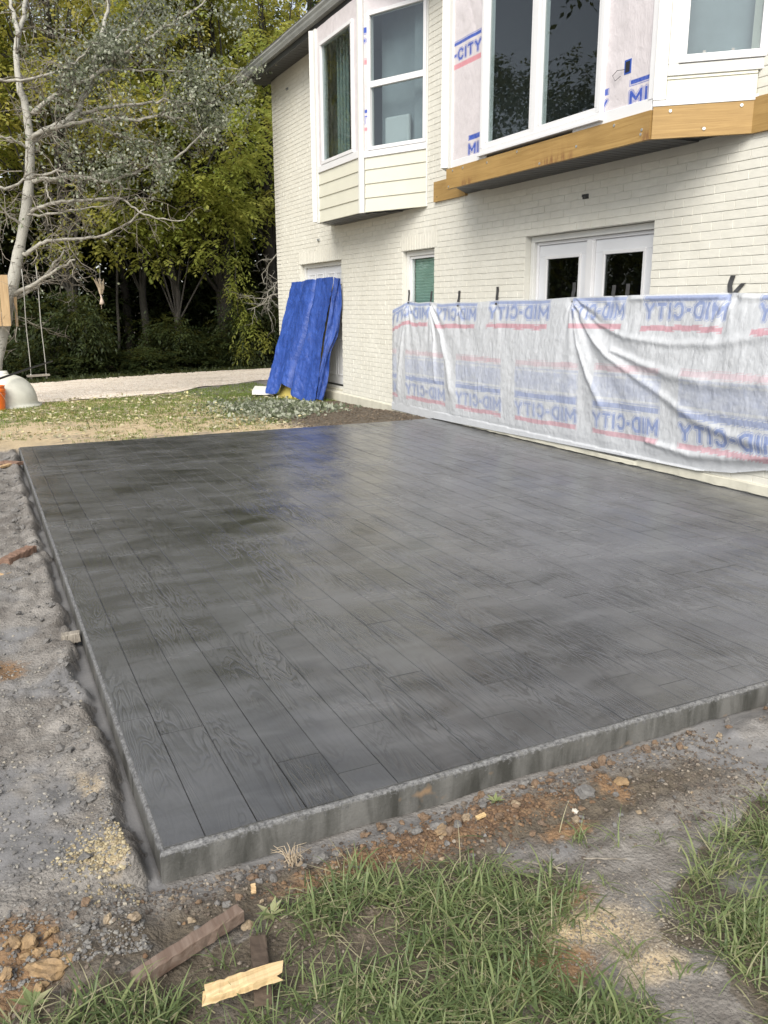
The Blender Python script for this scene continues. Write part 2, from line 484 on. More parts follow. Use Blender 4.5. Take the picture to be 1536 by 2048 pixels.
def clods(x, y, cell, seed):
    """rounded lumps: distance to the nearest jittered cell point"""
    gx, gy = np.floor(x / cell), np.floor(y / cell)
    best = np.full(x.shape, 9.0); hh = np.zeros(x.shape)
    for i in (-1, 0, 1):
        for j in (-1, 0, 1):
            cx, cy = gx + i, gy + j
            px = (cx + _hash(cx, cy, seed)) * cell; py = (cy + _hash(cx, cy, seed + 5)) * cell
            d = np.hypot(x - px, y - py) / cell
            m = d < best
            best = np.where(m, d, best); hh = np.where(m, _hash(cx, cy, seed + 9), hh)
    return np.clip(1 - (best * 1.35) ** 2, 0, 1) * (0.25 + hh)

def ground_h(x, y):
    x = np.asarray(x, float); y = np.asarray(y, float)
    base = -0.085 - 0.12 * sstep(9, 15, y) - 0.03 * sstep(16, 22, y)
    n = fbm(x, y, 3.5, 4, 3) - 0.5
    near = 1 - sstep(8, 11, y)
    z = base + n * 0.05
    # left bank and the form trench along the slab
    d = -x + 0.02 * (fbm(x * 0 + 3, y, 5, 3, 8) - 0.5) * 2
    lip = -0.012 + 0.085 * fbm(y * 0, y, 6, 4, 21)
    left = (x < 0.0) & (y < L + 0.03) & (y > -0.06)
    lm = left * 1.0
    cl = clods(x, y, 0.075, 4) * 0.020 + clods(x, y, 0.03, 14) * 0.010 + clods(x + 3, y, 0.16, 31) * 0.018
    zl = -0.092 + 0.030 * sstep(lip, lip + 0.030 + 0.04 * fbm(x, y, 16, 2, 87), d) + (n * 0.035 + cl * (0.35 + 0.9 * fbm(x, y, 4, 2, 77))) * sstep(lip, lip + 0.02, d)
    zl = zl + 0.022 * np.exp(-((d - lip - 0.05) / 0.035) ** 2) * (fbm(x, y, 9, 2, 41) > 0.45)
    z = np.where(left, zl, z)
    # front: scraped mud, clods near the slab
    front = (y <= -0.0) & (y > -2.5)
    fr = -0.097 + n * 0.035 + sstep(0.02, 0.12, -y) * (clods(x, y, 0.055, 6) * 0.022 + clods(x, y, 0.024, 16) * 0.010) * (0.3 + 0.9 * fbm(x, y, 5, 2, 55)) * (1 - sstep(0.3, 0.5, -y) * 0.6)
    fr = fr + 0.030 * np.exp(-((x - 0.85) / 0.35) ** 2 - ((y + 0.17) / 0.07) ** 2) + 0.06 * np.exp(-((x - 2.35) / 0.28) ** 2 - ((y + 0.14) / 0.09) ** 2)
    z = np.where(front, fr, z)
    lf = (y <= -0.0) * sstep(-0.02, -0.16, x + 0.06 * (fbm(x, y, 9, 2, 19) - 0.5)) * (1 - sstep(-1.6, -2.4, y))
    z = z * (1 - lf) + lf * (-0.062 + n * 0.04 + clods(x, y, 0.06, 6) * 0.024 + clods(x, y, 0.026, 16) * 0.012)
    # far side: dirt up to the slab, heap by the wall
    far = (y > L)
    zf = -0.022 - 0.05 * sstep(L, L + 1.2, y) + n * 0.04 * near + base + 0.085
    zf = zf + 0.10 * np.exp(-((x - 4.2) / 0.6) ** 2 - ((y - 8.2) / 0.7) ** 2) + clods(x, y, 0.09, 51) * 0.025 * np.exp(-((x - 4.1) / 0.9) ** 2 - ((y - 8.3) / 1.1) ** 2)
    z = np.where(far, zf, z)
    under = (x > 0.004) & (x < W + 3) & (y > 0.004) & (y < L - 0.004)
    return np.where(under, -0.125, z)

def axis(parts):
    a = []
    for lo, hi, st in parts:
        a.append(np.arange(lo, hi - 1e-6, st))
    return np.concatenate(a + [np.array([parts[-1][1]])])

gx = axis([(-400, -60, 40), (-60, -6, 3), (-6, -1.2, 0.15), (-1.2, 0.02, 0.0125), (0.02, 2.9, 0.0155), (2.9, 5.2, 0.06), (5.2, 8, 0.35), (8, 60, 4), (60, 400, 40)])
gy = axis([(-300, -20, 40), (-20, -2, 1.0), (-2, -1.15, 0.06), (-1.15, 0.03, 0.0125), (0.03, 1.6, 0.0165), (1.6, 4, 0.03), (4, 7.2, 0.06), (7.2, 12, 0.06), (12, 30, 0.3), (30, 60, 3), (60, 400, 40)])
GX, GY = np.meshgrid(gx, gy, indexing='ij')
X, Y = GX.ravel(), GY.ravel()
Z = ground_h(X, Y)
n_a, n_b, n_c = fbm(X, Y, 1.6, 4, 61), fbm(X, Y, 3.1, 4, 62), fbm(X, Y, 7, 4, 63)
def blob(cx, cy, rx, ry, k=0.9): return np.exp(-(((X - cx) / rx) ** 2 + ((Y - cy) / ry) ** 2)) * k
far_dirt = sstep(L - 0.15, L + 0.1, Y)
clay = blob(0.80, -0.17, 0.42, 0.055) + blob(1.10, -0.30, 0.10, 0.035, 1.1) + blob(1.36, -0.19, 0.045, 0.10, 0.95) + blob(-0.37, -0.12, 0.10, 0.09, 1.3) + blob(-0.42, -0.25, 0.14, 0.10, 1.1) \
    + blob(0.75, -0.66, 0.13, 0.06, 0.8) + blob(0.92, -0.52, 0.12, 0.06, 0.75) + blob(-0.33, 1.55, 0.10, 0.14, 0.9) + blob(0.45, -0.19, 0.25, 0.06, 0.5) + blob(0.74, -0.72, 0.12, 0.06, 0.9)
clay = clay + blob(-0.9, 7.9, 0.9, 0.4, 0.5) * 0
tan = blob(0.98, -0.66, 0.14, 0.10, 0.62) + blob(0.86, -0.60, 0.10, 0.05, 0.6) + blob(-0.12, 0.10, 0.07, 0.09, 0.85) + blob(-0.13, 0.50, 0.07, 0.12, 0.55) + blob(-0.07, 0.85, 0.05, 0.08, 0.5) + blob(-0.3, 0.6, 0.12, 0.2, 0.35) + blob(0.97, -0.80, 0.12, 0.06, 0.5)
tan = tan + far_dirt * (1 - sstep(13, 15, Y)) * (0.55 + 0.9 * (n_a - 0.35)) * (1 - sstep(2.9, 3.6, X))
tan = tan * np.where(Y > L, 1, 1)
jx_, jy_ = X + 0.22 * (n_c - 0.5), Y + 0.22 * (n_b - 0.5)
soil = in_poly(jx_, jy_, GRASS_L) * (0.35 + 0.7 * n_c) + in_poly(jx_, jy_, GRASS_R) * (0.35 + 0.7 * n_c) + far_dirt * sstep(2.9, 3.7, X) * (Y < 13) * 1.0 + far_dirt * sstep(0.62, 0.5, n_b) * 0.15 + sstep(15, 17.5, Y) * 1.0
soil = soil + (Y < L) * (X < -0.5) * 0.25 + blob(0.7, -0.22, 0.7, 0.12, 0.65) + blob(-0.3, -0.25, 0.35, 0.14, 0.55) + blob(1.5, -0.25, 0.6, 0.16, 0.6) + blob(0.25, -0.16, 0.35, 0.09, 0.5)
wet = sstep(0.52, 0.66, n_b) * (Y < 2.8) * (Y > -0.9) * (1 - in_poly(X, Y, GRASS_L)) * 0.9
trench = (X < 0) * (X > -0.065) * (Y > -0.06) * (Y < L)
wet = np.maximum(wet, trench * (Z < -0.087) * 1.0)
wet = np.maximum(wet, np.exp(-((Y + 0.05) / 0.05) ** 2) * (X > 0) * 0.8)
wet = np.clip(wet - clay * 1.2, 0, 1)
gme = npmesh('ground', np.stack([X, Y, Z], 1), grid_faces(len(gx), len(gy)), {'clay': np.clip(clay, 0, 1.2), 'tan': np.clip(tan, 0, 1.1), 'soil': np.clip(soil, 0, 1), 'wet': wet}, EARTH)
ground = tag(link('ground', gme, smooth=True), 'muddy grey earth with clay and sand patches around the patio', kind='structure')

# gravel drive: a sheet lying on the ground between the lawn and the wood
dv = []
nx_, ny_ = 220, 30
xs = np.linspace(-14, 24, nx_)
near_e = np.interp(xs, [-14, 0.2, 0.61, 1.6, 2.47, 3.2, 3.82, 5.46, 7, 24], [11.0, 12.9, 13.05, 13.4, 13.6, 14.1, 14.8, 15.8, 16.4, 21]) + (fbm(xs, xs * 0, 1.6, 4, 90) - 0.5) * 0.5
far_e = np.interp(xs, [-14, 0.86, 3.5, 6.8, 24], [14.6, 17.76, 18.96, 19.64, 24]) + (fbm(xs, xs * 0 + 5, 1.2, 3, 91) - 0.5) * 0.5
tt = np.linspace(0, 1, ny_)
DX = np.repeat(xs[:, None], ny_, 1); DY = near_e[:, None] * (1 - tt) + far_e[:, None] * tt
DZ = ground_h(DX, DY) + 0.012 + 0.05 * np.sin(np.pi * tt)[None, :] + (fbm(DX, DY, 4, 3, 92) - 0.5) * 0.03
drive = link('gravel_drive', npmesh('gravel_drive', np.stack([DX.ravel(), DY.ravel(), DZ.ravel()], 1), grid_faces(nx_, ny_), None, m_gravel()), smooth=True)
tag(drive, 'pale gravel drive between the lawn and the dark wood', kind='structure')

# ------------------------------------------------------------------ patio slab with stamped boards
def slab_mesh():
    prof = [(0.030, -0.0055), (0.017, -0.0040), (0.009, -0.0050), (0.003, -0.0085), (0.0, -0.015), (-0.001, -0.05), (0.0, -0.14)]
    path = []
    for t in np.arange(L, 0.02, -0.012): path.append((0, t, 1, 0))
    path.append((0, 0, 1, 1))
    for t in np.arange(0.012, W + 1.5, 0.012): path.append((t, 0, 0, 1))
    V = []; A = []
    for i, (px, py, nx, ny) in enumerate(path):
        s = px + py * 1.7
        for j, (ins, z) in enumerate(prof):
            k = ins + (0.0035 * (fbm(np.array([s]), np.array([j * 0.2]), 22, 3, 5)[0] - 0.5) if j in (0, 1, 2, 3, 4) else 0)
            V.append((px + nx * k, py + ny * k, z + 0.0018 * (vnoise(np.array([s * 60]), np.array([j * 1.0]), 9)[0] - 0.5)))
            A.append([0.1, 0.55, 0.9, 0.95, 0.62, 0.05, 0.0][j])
    n = len(path); m = len(prof)
    F = [tuple(q) for q in grid_faces(n, m).tolist()]
    V = np.array(V); b = len(V)
    top = [(0.028, 0.028, -0.0055), (W + 1.5, 0.028, -0.0055), (W + 1.5, L, -0.0055), (0.028, L, -0.0055), (0, L, -0.14), (W + 1.5, L, -0.14)]
    V = np.vstack([V, top]); A += [-1.0] * 4 + [0.0] * 2
    F += [(b, b + 1, b + 2, b + 3), (b + 3, b + 2, b + 5, b + 4)]
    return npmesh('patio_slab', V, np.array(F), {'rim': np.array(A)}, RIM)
patio = tag(link('patio_slab', slab_mesh(), smooth=False), 'dark grey stamped concrete patio slab beside the white brick house', kind='structure')

ROW_X = [0.012] + [0.125 + 0.1463 * i for i in range(33)]
ROW_X = [x for x in ROW_X if x < W - 0.02] + [W - 0.004]
JOINT0 = {0: .776, 1: .625, 2: .874, 3: .28, 4: .14, 5: .38, 6: .822, 7: .677, 8: .24, 9: .46, 10: .70, 11: .943, 12: .29, 13: .16, 14: .40}
plank_cache = {}
def plank_mesh(w, l):
    key = (round(w, 3), round(l, 2))
    if key in plank_cache: return plank_cache[key]
    g, e = 0.0009, 0.0021
    mb = MB()
    x0, x1, y0, y1 = -w / 2 + g, w / 2 - g, -l / 2 + 0.0026, l / 2 - 0.0026
    mb.add([(x0, y0, -.006), (x1, y0, -.006), (x1, y1, -.006), (x0, y1, -.006), (x0, y0, -.0022), (x1, y0, -.0022), (x1, y1, -.0022), (x0, y1, -.0022),
            (x0 + e, y0 + .0006, 0), (x1 - e, y0 + .0006, 0), (x1 - e, y1 - .0006, 0), (x0 + e, y1 - .0006, 0)],
           [(8, 9, 10, 11)] + [(i, (i + 1) % 4, 4 + (i + 1) % 4, 4 + i) for i in range(4)] + [(4 + i, 4 + (i + 1) % 4, 8 + (i + 1) % 4, 8 + i) for i in range(4)])
    me = mb.mesh('plank', STAMP); plank_cache[key] = me
    return me
rp = random.Random(3)
for i in range(len(ROW_X) - 1):
    x0, x1 = ROW_X[i], ROW_X[i + 1]
    if x1 - x0 < 0.04: continue
    j = JOINT0.get(i, rp.choice([.16, .30, .42, .55, .68, .80, .92]))
    ys = [0.014]; y = j
    while y < L - 0.12:
        ys.append(y); y += 0.94 + rp.choice([0, 0, 0.03, 0.06])
    ys.append(L - 0.006)
    for a, b in zip(ys[:-1], ys[1:]):
        o = link('plank', plank_mesh(x1 - x0, round(b - a, 2)), parent=patio)
        o.location = ((x0 + x1) / 2, (a + b) / 2, rp.uniform(-0.0007, 0.0005))
        o.rotation_euler = (rp.uniform(-.0006, .0006), rp.uniform(-.003, .003), 0)

# ------------------------------------------------------------------ house
WX = W                          # outer face of the brick
HC = 13.16                      # far corner of the house (Y)
Y0 = -4.0                       # near end of the house, behind the camera's right
EAVE = 5.22
OPEN = [('door', 10.164, 11.96, 0.07, 2.083), ('window', 7.262, 8.112, 0.95, 2.083), ('french', 3.551, 5.370, 0.02, 2.071),
        ('bay_far', 7.56, 10.36, 2.72, EAVE), ('bay_near', 2.72, 6.50, 2.72, EAVE)]
house = thing('house', 'two-storey white painted brick house with two unfinished bay windows', 'house', (WX, 5.0, 0))
HOFF = Vector((-WX, -5.0, 0))
def hpart(o, parent=house):
    """children are modelled in world coordinates; the house Empty stands at the wall's foot"""
    o.parent = parent
    if parent is house: o.location = HOFF
    return o

def wall_mesh():
    xm, xb = WX + 0.0047, WX + 0.22
    ys = sorted({Y0, HC} | {o[1] for o in OPEN} | {o[2] for o in OPEN}); zs = sorted({-0.2, EAVE} | {o[3] for o in OPEN} | {o[4] for o in OPEN})
    def is_open(y, z): return any(o[1] < y < o[2] and o[3] < z < o[4] for o in OPEN)
    mb = MB()
    for a, b in zip(ys[:-1], ys[1:]):
        for c, d in zip(zs[:-1], zs[1:]):
            if is_open((a + b) / 2, (c + d) / 2): continue
            mb.add([(xm, a, c), (xm, b, c), (xm, b, d), (xm, a, d)], [(3, 2, 1, 0)])
            mb.add([(xb, a, c), (xb, b, c), (xb, b, d), (xb, a, d)], [(0, 1, 2, 3)])
    for _, a, b, c, d in OPEN:
        mb.add([(xm, a, c), (xb, a, c), (xb, a, d), (xm, a, d)], [(0, 1, 2, 3)]); mb.add([(xm, b, c), (xb, b, c), (xb, b, d), (xm, b, d)], [(3, 2, 1, 0)])
        mb.add([(xm, a, c), (xm, b, c), (xb, b, c), (xb, a, c)], [(0, 1, 2, 3)]); mb.add([(xm, a, d), (xm, b, d), (xb, b, d), (xb, a, d)], [(3, 2, 1, 0)])
    # gable end walls
    mb.box(xm, WX + 8, HC - 0.22, HC - 0.007, -0.2, EAVE); mb.box(xm, WX + 8, Y0, Y0 + 0.2, -0.2, EAVE); mb.box(WX + 7.8, WX + 8, Y0 + 0.2, HC - 0.22, -0.2, EAVE)
    return mb.mesh('brick_wall', MORTAR)
wall = hpart(link('brick_wall', wall_mesh()))

# bricks, laid course by course; openings cut them
PITCH_Z, BL = 0.0667, 0.2032
def brick_geo(ln, ht):
    a, b = ln / 2, ht / 2; e = 0.0016
    V = [(0.012, -a, -b), (0.012, a, -b), (0.012, a, b), (0.012, -a, b), (e, -a, -b), (e, a, -b), (e, a, b), (e, -a, b), (0, -a + e, -b + e), (0, a - e, -b + e), (0, a - e, b - e), (0, -a + e, b - e)]
    F = [(11, 10, 9, 8)] + [(4 + i, 4 + (i + 1) % 4, (i + 1) % 4, i) for i in range(4)] + [(8 + i, 8 + (i + 1) % 4, 4 + (i + 1) % 4, 4 + i) for i in range(4)]
    return np.array(V), F
blist = []                      # (y, z, length, height)
rb = random.Random(11)
SOLD = [(10.10, 12.02, 2.083, 2.285), (7.20, 8.17, 2.083, 2.285)]
kz = 0
z = 0.070
while z < EAVE:
    zc = z + PITCH_Z / 2
    cuts = []
    for nm, a, b, c, d in OPEN:
        if c < zc < d: cuts.append((a, b))
        if nm.startswith('bay') and zc > 2.56: cuts.append((a - 0.06, b + 0.06))
    for a, b, c, d in SOLD:
        if c < zc < d: cuts.append((a, b))
    off = (kz % 2) * BL / 2 + 0.03
    y = Y0 + off - BL
    if zc < EAVE - 0.02:
        while y < HC:
            segs = [(max(y, Y0), min(y + BL - 0.0065, HC))]
            for a, b in cuts:
                ns = []
                for s0, s1 in segs:
                    if s1 <= a or s0 >= b: ns.append((s0, s1))
                    else:
                        if s0 < a - 0.03: ns.append((s0, a))
                        if s1 > b + 0.03: ns.append((b, s1))
                segs = ns
            for s0, s1 in segs:
                if s1 - s0 > 0.03: blist.append(((s0 + s1) / 2, zc, s1 - s0, 0.0602))
            y += BL
    z += PITCH_Z; kz += 1
for a, b, c, d in SOLD:
    n = int((b - a) / PITCH_Z)
    for i in range(n): blist.append((a + (i + 0.5) * (b - a) / n, (c + d) / 2, 0.0585, d - c - 0.009))

def project(P):
    d = Vector(P) - Vector(CAM); zz = d.dot(_f)
    return (768 + FPX * d.dot(_r2) / zz, 1024 - FPX * d.dot(_u2) / zz, zz) if zz > 0.1 else (-9e3, -9e3, -1)
def brick_score(b):
    px, py, zz = project((WX, b[0], b[1]))
    if not (-10 < px < 1560 and -10 < py < 2060): return -1
    if b[1] < 1.40 and b[0] < 8.30: return -1
    return 1 / zz * min(b[2], 0.2)
order = sorted(range(len(blist)), key=lambda i: -brick_score(blist[i]))
single = set(order[:300])
bcache = {}
IV = []; IF = []; nb = 0
for i, (y, zc, ln, ht) in enumerate(blist):
    dx = rb.uniform(-0.0018, 0.0012); dy = rb.uniform(-0.0015, 0.0015); rot = rb.uniform(-0.006, 0.006)
    if i in single:
        key = (round(ln, 2), round(ht, 3))
        if key not in bcache:
            V, F = brick_geo(*key); me = bpy.data.meshes.new('brick'); me.from_pydata(V.tolist(), [], F); me.materials.append(BRICK); bcache[key] = me
        o = link('brick', bcache[key], parent=wall)
        o.location = (WX + dx, y + dy, zc); o.rotation_euler = (rot, 0, rb.uniform(-0.006, 0.006))
    else:
        V, F = brick_geo(ln, ht)
        V = V + np.array([WX + dx, y + dy, zc]); IV.append(V); IF += [tuple(nb + q for q in f) for f in F]; nb += len(V)
bricks = link('bricks', npmesh('bricks', np.vstack(IV), np.array(IF), None, BRICK), parent=wall)
bricks['kind'] = 'stuff'

# foundation strip, slightly proud of the brick and ragged where it meets the patio
def foundation():
    ys = np.arange(Y0, HC, 0.03)
    V = []
    top = np.interp(ys, [Y0, 2.4, 3.54, 3.56, 7.2, 10.1, HC], [0.13, 0.085, 0.066, 0.05, 0.05, 0.055, 0.055])
    out = np.where((ys < 3.55), 0.020, 0.030) + 0.010 * (fbm(ys, ys * 0, 6, 4, 3) - 0.5) * 2
    bot = np.where(ys < L, 0.004 + 0.012 * fbm(ys, ys * 0, 14, 4, 8), -0.3)
    for y, t, o_, b_ in zip(ys, top, out, bot):
        V += [(WX + 0.008, y, t), (WX - o_ + 0.006, y, t - 0.002), (WX - o_, y, t - 0.010), (WX - o_ - 0.002, y, b_), (WX + 0.008, y, b_ - 0.002)]
    return npmesh('foundation', np.array(V), grid_faces(len(ys), 5)[:, ::-1], None, PARGE)
hpart(link('foundation', foundation(), smooth=False))

# interior: rooms seen through the panes
rm = MB()
rm.box(WX + 4.2, WX + 4.3, Y0 + 0.2, HC - 0.23, -0.1, EAVE); rm.box(WX + 0.23, WX + 4.2, Y0 + 0.2, HC - 0.23, 2.42, 2.60); rm.box(WX + 0.23, WX + 4.2, Y0 + 0.2, HC - 0.23, -0.12, 0.0)
rm.box(WX + 0.23, WX + 4.2, 7.0, 7.1, 2.6, EAVE - 0.05); rm.box(WX + 0.23, WX + 4.2, 9.6 + 1.0, 10.7, 2.6, EAVE - 0.05); rm.box(WX + 0.2, WX + 4.3, Y0 + 0.2, HC - 0.23, EAVE + 0.02, EAVE + 0.1)
hpart(rm.build('interior_wall', ROOM))

# eaves: soffit boards, fascia, gutter, roof
sof = hpart(MB().box(4.50, WX + 0.02, Y0, HC + 0.34, EAVE + 0.012, EAVE + 0.03).build('soffit', DARK))
sp = MB().box(0, 0.40, -0.062, 0.062, -0.006, 0.006).mesh('soffit_panel', SOFFIT)
for k in range(40):
    o = link('soffit_panel', sp, parent=sof); o.location = (4.50, HC + 0.26 - k * 0.134, EAVE + 0.004)
hpart(MB().box(4.476, 4.50, Y0, HC + 0.36, EAVE - 0.10, EAVE + 0.13).build('fascia', DARK))
def gutter():
    prof = [(0.0, 0.0), (-0.065, 0.0), (-0.070, 0.012), (-0.088, 0.045), (-0.092, 0.068), (-0.112, 0.098), (-0.112, 0.118), (-0.103, 0.118), (-0.10, 0.106), (-0.004, 0.112)]
    mb = MB(); n = len(prof)
    ye, zo = [HC + 0.40, 11.05, 11.049, Y0], EAVE - 0.015
    for s0, s1, sc in ((HC + 0.40, 11.06, 1.0), (11.058, Y0, 1.035)):
        V = [(4.474 + p[0] * sc, y, zo + p[1] * sc) for y in (s0, s1) for p in prof]
        mb.add(V, [(i, i + 1, n + i + 1, n + i) for i in range(n - 1)] + [tuple(range(n - 1, -1, -1))])
    return mb
g = hpart(gutter().build('gutter', GUTTER))
g['label'] = 'weathered grey gutter along the eave'
rf = MB()
rf.hexa([(4.40, Y0, EAVE + 0.13), (WX + 4, Y0, EAVE + 2.1), (WX + 4, HC + 0.42, EAVE + 2.1), (4.40, HC + 0.42, EAVE + 0.13), (4.40, Y0, EAVE + 0.16), (WX + 4, Y0, EAVE + 2.13), (WX + 4, HC + 0.42, EAVE + 2.13), (4.40, HC + 0.42, EAVE + 0.16)])
hpart(rf.build('roof', ROOFM))
# gable-end rake boxing at the far corner
hpart(MB().box(4.51, WX + 4, HC + 0.02, HC + 0.36, EAVE + 0.032, EAVE + 0.05).build('rake_soffit', DARK))

# ---- print masks for the wrap -------------------------------------------------
GLY = {'M': (1.0, [[(0, 0), (0, 1), (.5, .3), (1, 1), (1, 0)]]), 'I': (0.06, [[(.5, 0), (.5, 1)]]), 'D': (0.72, [[(0, 0), (0, 1), (.55, 1), (1, .72), (1, .28), (.55, 0), (0, 0)]]),
       '-': (0.24, [[(0, .5), (1, .5)]]), 'C': (0.74, [[(.94, .82), (.72, 1), (.28, 1), (0, .72), (0, .28), (.28, 0), (.72, 0), (.94, .18)]]), 'T': (0.72, [[(0, 1), (1, 1)], [(.5, 1), (.5, 0)]]), 'Y': (0.80, [[(0, 1), (.5, .46), (1, 1)], [(.5, .46), (.5, 0)]])}
def text_mask(u, v, word='MID-CITY', th=0.185):
    """u, v in 0..1 over the whole word; returns (mask 0..1): solid stroke, thin light line, thin outline"""
    gap = 0.46
    tot = sum(GLY[c][0] for c in word) + gap * (len(word) - 1) + 2 * th
    hh = 1.0
    x = np.asarray(u) * tot - th; y = np.asarray(v) * (1 + 2 * th) - th
    d = np.full(x.shape, 9.0); cx = 0
    for c in word:
        wd, strokes = GLY[c]
        for s in strokes:
            dd, _ = poly_dist(x, y, [(cx + a * wd, b) for a, b in s]); d = np.minimum(d, dd)
        cx += wd + gap
    fill = 1 - sstep(th * 0.62, th * 0.78, d)
    ring = sstep(th * 0.98, th * 1.06, d) * (1 - sstep(th * 1.25, th * 1.4, d))
    return np.clip(fill + ring * 0.85, 0, 1) * ((u >= -0.02) & (u <= 1.02) & (v > -0.1) & (v < 1.1))
def bar(u, v, eu=0.012):
    core = ((u > eu) & (u < 1 - eu) & (v > 0.16) & (v < 0.84)) * 1.0
    edge = ((u >= 0) & (u <= 1) & (v >= 0) & (v <= 1) & ~((u > eu * 0.5) & (u < 1 - eu * 0.5) & (v > 0.08) & (v < 0.92))) * 0.9
    return np.maximum(core, edge)

def wrap_panel(name, frame, s0, s1, z0, z1, off, blocks, parent, res=0.008, wr=0.006, seed=0, hole=None):
    """a film panel on a facet; blocks: (s at left edge of the word, width, z of text bottom, text height)"""
    ns = max(2, int((s1 - s0) / res)); nz = max(2, int((z1 - z0) / res))
    S, ZZ = np.meshgrid(np.linspace(s0, s1, ns), np.linspace(z0, z1, nz), indexing='ij'); S = S.ravel(); ZZ = ZZ.ravel()
    h = off + wr * (fbm(S, ZZ, 5, 4, seed) - 0.5) * 2 + wr * 0.8 * np.abs(np.sin((S * 1.2 + ZZ * 0.8) * 9 + 4 * fbm(S, ZZ, 3, 3, seed + 3))) * sstep(0.5, 0.7, fbm(S, ZZ, 2.2, 2, seed + 8))
    blue = np.zeros(S.shape); red = np.zeros(S.shape)
    for sl, wd, zb, ht in blocks:
        u = (S - sl) / wd
        blue = np.maximum(blue, text_mask(u, (ZZ - zb) / ht)); blue = np.maximum(blue, bar(u, (ZZ - zb - ht * 1.24) / (ht * 0.42)))
        red = np.maximum(red, bar(u, (ZZ - zb + ht * 0.62) / (ht * 0.44)) * 0.8)
    a, t, n = frame
    V = np.array(a)[None, :] + S[:, None] * np.array(t)[None, :] + h[:, None] * np.array(n)[None, :]
    V[:, 2] = ZZ
    F = grid_faces(ns, nz)
    if hole is not None:
        sc_ = S[F].mean(1); zc_ = ZZ[F].mean(1); F = F[~((sc_ > hole[0]) & (sc_ < hole[1]) & (zc_ > hole[2]) & (zc_ < hole[3]))]
    v0, v1, v2 = V[F[0][0]], V[F[0][1]], V[F[0][2]]
    if np.dot(np.cross(v1 - v0, v2 - v1), n) < 0: F = F[:, ::-1]
    o = link(name, npmesh(name, V, F, {'blue': blue, 'red': red}, WRAP), parent=parent, smooth=True)
    return o

class Facet:
    """vertical plane from a to b (top view); s runs a -> b, o outwards"""
    def __init__(s, a, b):
        s.a = np.array([*a, 0.0]); d = np.array([b[0] - a[0], b[1] - a[1], 0.0]); s.len = np.linalg.norm(d); s.t = d / s.len
        n = np.array([s.t[1], -s.t[0], 0.0]); s.n = n if n @ (CAM * [1, 1, 0] - s.a) > 0 else -n
    def P(s, u, o, z): p = s.a + s.t * u + s.n * o; return (p[0], p[1], z)
    def box(s, mb, u0, u1, z0, z1, o0, o1):
        c = [s.P(u0, o0, z0), s.P(u1, o0, z0), s.P(u1, o1, z0), s.P(u0, o1, z0), s.P(u0, o0, z1), s.P(u1, o0, z1), s.P(u1, o1, z1), s.P(u0, o1, z1)]
        q = np.cross(np.array(c[1]) - c[0], np.array(c[3]) - c[0])
        return mb.hexa(c if q[2] > 0 else [c[1], c[0], c[3], c[2], c[5], c[4], c[7], c[6]])
    def one(s, name, mat, parent, *a, bev=0.003):
        o = s.box(MB(), *a).build(name, mat, parent)
        if bev: bevel(o, bev)
        return o
    def frame(s): return (s.a, s.t, s.n)
    def ring(s, name, mat, parent, u0, u1, z0, z1, o0, o1, w, bev=0.003):
        mb = MB(); s.box(mb, u0, u1, z0, z0 + w, o0, o1); s.box(mb, u0, u1, z1 - w, z1, o0, o1); s.box(mb, u0, u0 + w, z0 + w, z1 - w, o0, o1); s.box(mb, u1 - w, u1, z0 + w, z1 - w, o0, o1)
        o = mb.build(name, mat, parent); bevel(o, bev); return o
    def pane(s, parent, u0, u1, z0, z1, o, mat=None, name='pane'):
        return s.box(MB(), u0, u1, z0, z1, o - 0.006, o).build(name, mat or GLASS, parent)

def lap_board(f, parent, u0, u1, z0, z1, o_top, o_bot, mat=CREAM):
    mb = MB()
    c = [f.P(u0, -0.01, z0), f.P(u1, -0.01, z0), f.P(u1, o_bot, z0), f.P(u0, o_bot, z0), f.P(u0, -0.01, z1), f.P(u1, -0.01, z1), f.P(u1, o_top, z1), f.P(u0, o_top, z1)]
    q = np.cross(np.array(c[1]) - c[0], np.array(c[3]) - c[0])
    mb.hexa(c if q[2] > 0 else [c[1], c[0], c[3], c[2], c[5], c[4], c[7], c[6]])
    o = mb.build('siding_board', mat, parent); bevel(o, 0.002); return o

# ---- far bay (left in the photo): siding below, two windows -------------------
bay1 = hpart(link('bay_window', None)); bay1['label'] = 'far bay window with cream lap siding below its glass'
bay1.name = 'bay_window'
A1, B1, C1, D1 = (WX, 10.43), (4.443, 9.94), (4.443, 8.42), (WX, 7.45)
fl, ff, fs = Facet(A1, B1), Facet(C1, B1), Facet(C1, D1)
ZB, ZT = 2.573, EAVE - 0.104
# framing behind the film
cs = MB()
for f, g0, g1, w0, w1 in ((ff, 0.0, ff.len, 0.20, 1.30), (fs, 0.0, fs.len, 0.13, 1.04)):
    f.box(cs, g0, g1, ZB + 0.02, 3.20, -0.09, -0.012); f.box(cs, g0, g1, 4.93, ZT, -0.09, -0.012); f.box(cs, g0, w0, 3.20, 4.93, -0.09, -0.012); f.box(cs, w1, g1, 3.20, 4.93, -0.09, -0.012)
fl.box(cs, 0.0, fl.len, ZB + 0.02, ZT, -0.09, -0.012)
cs.build('sheathing', TRIM, bay1)
under = MB().prism([(WX + 0.02, 10.40), (4.46, 9.92), (4.46, 8.44), (WX + 0.02, 7.50)], ZB + 0.015, ZB + 0.04).build('bay_underside', SOFFIT, bay1)
sp1 = MB()
for k in range(4):
    x = 4.50 + k * 0.097
    MB().box(x, x + 0.085, 8.50 - k * 0.16 + 0.06, 9.90 + k * 0.085, ZB + 0.004, ZB + 0.016).build('soffit_panel', SOFFIT, bay1)
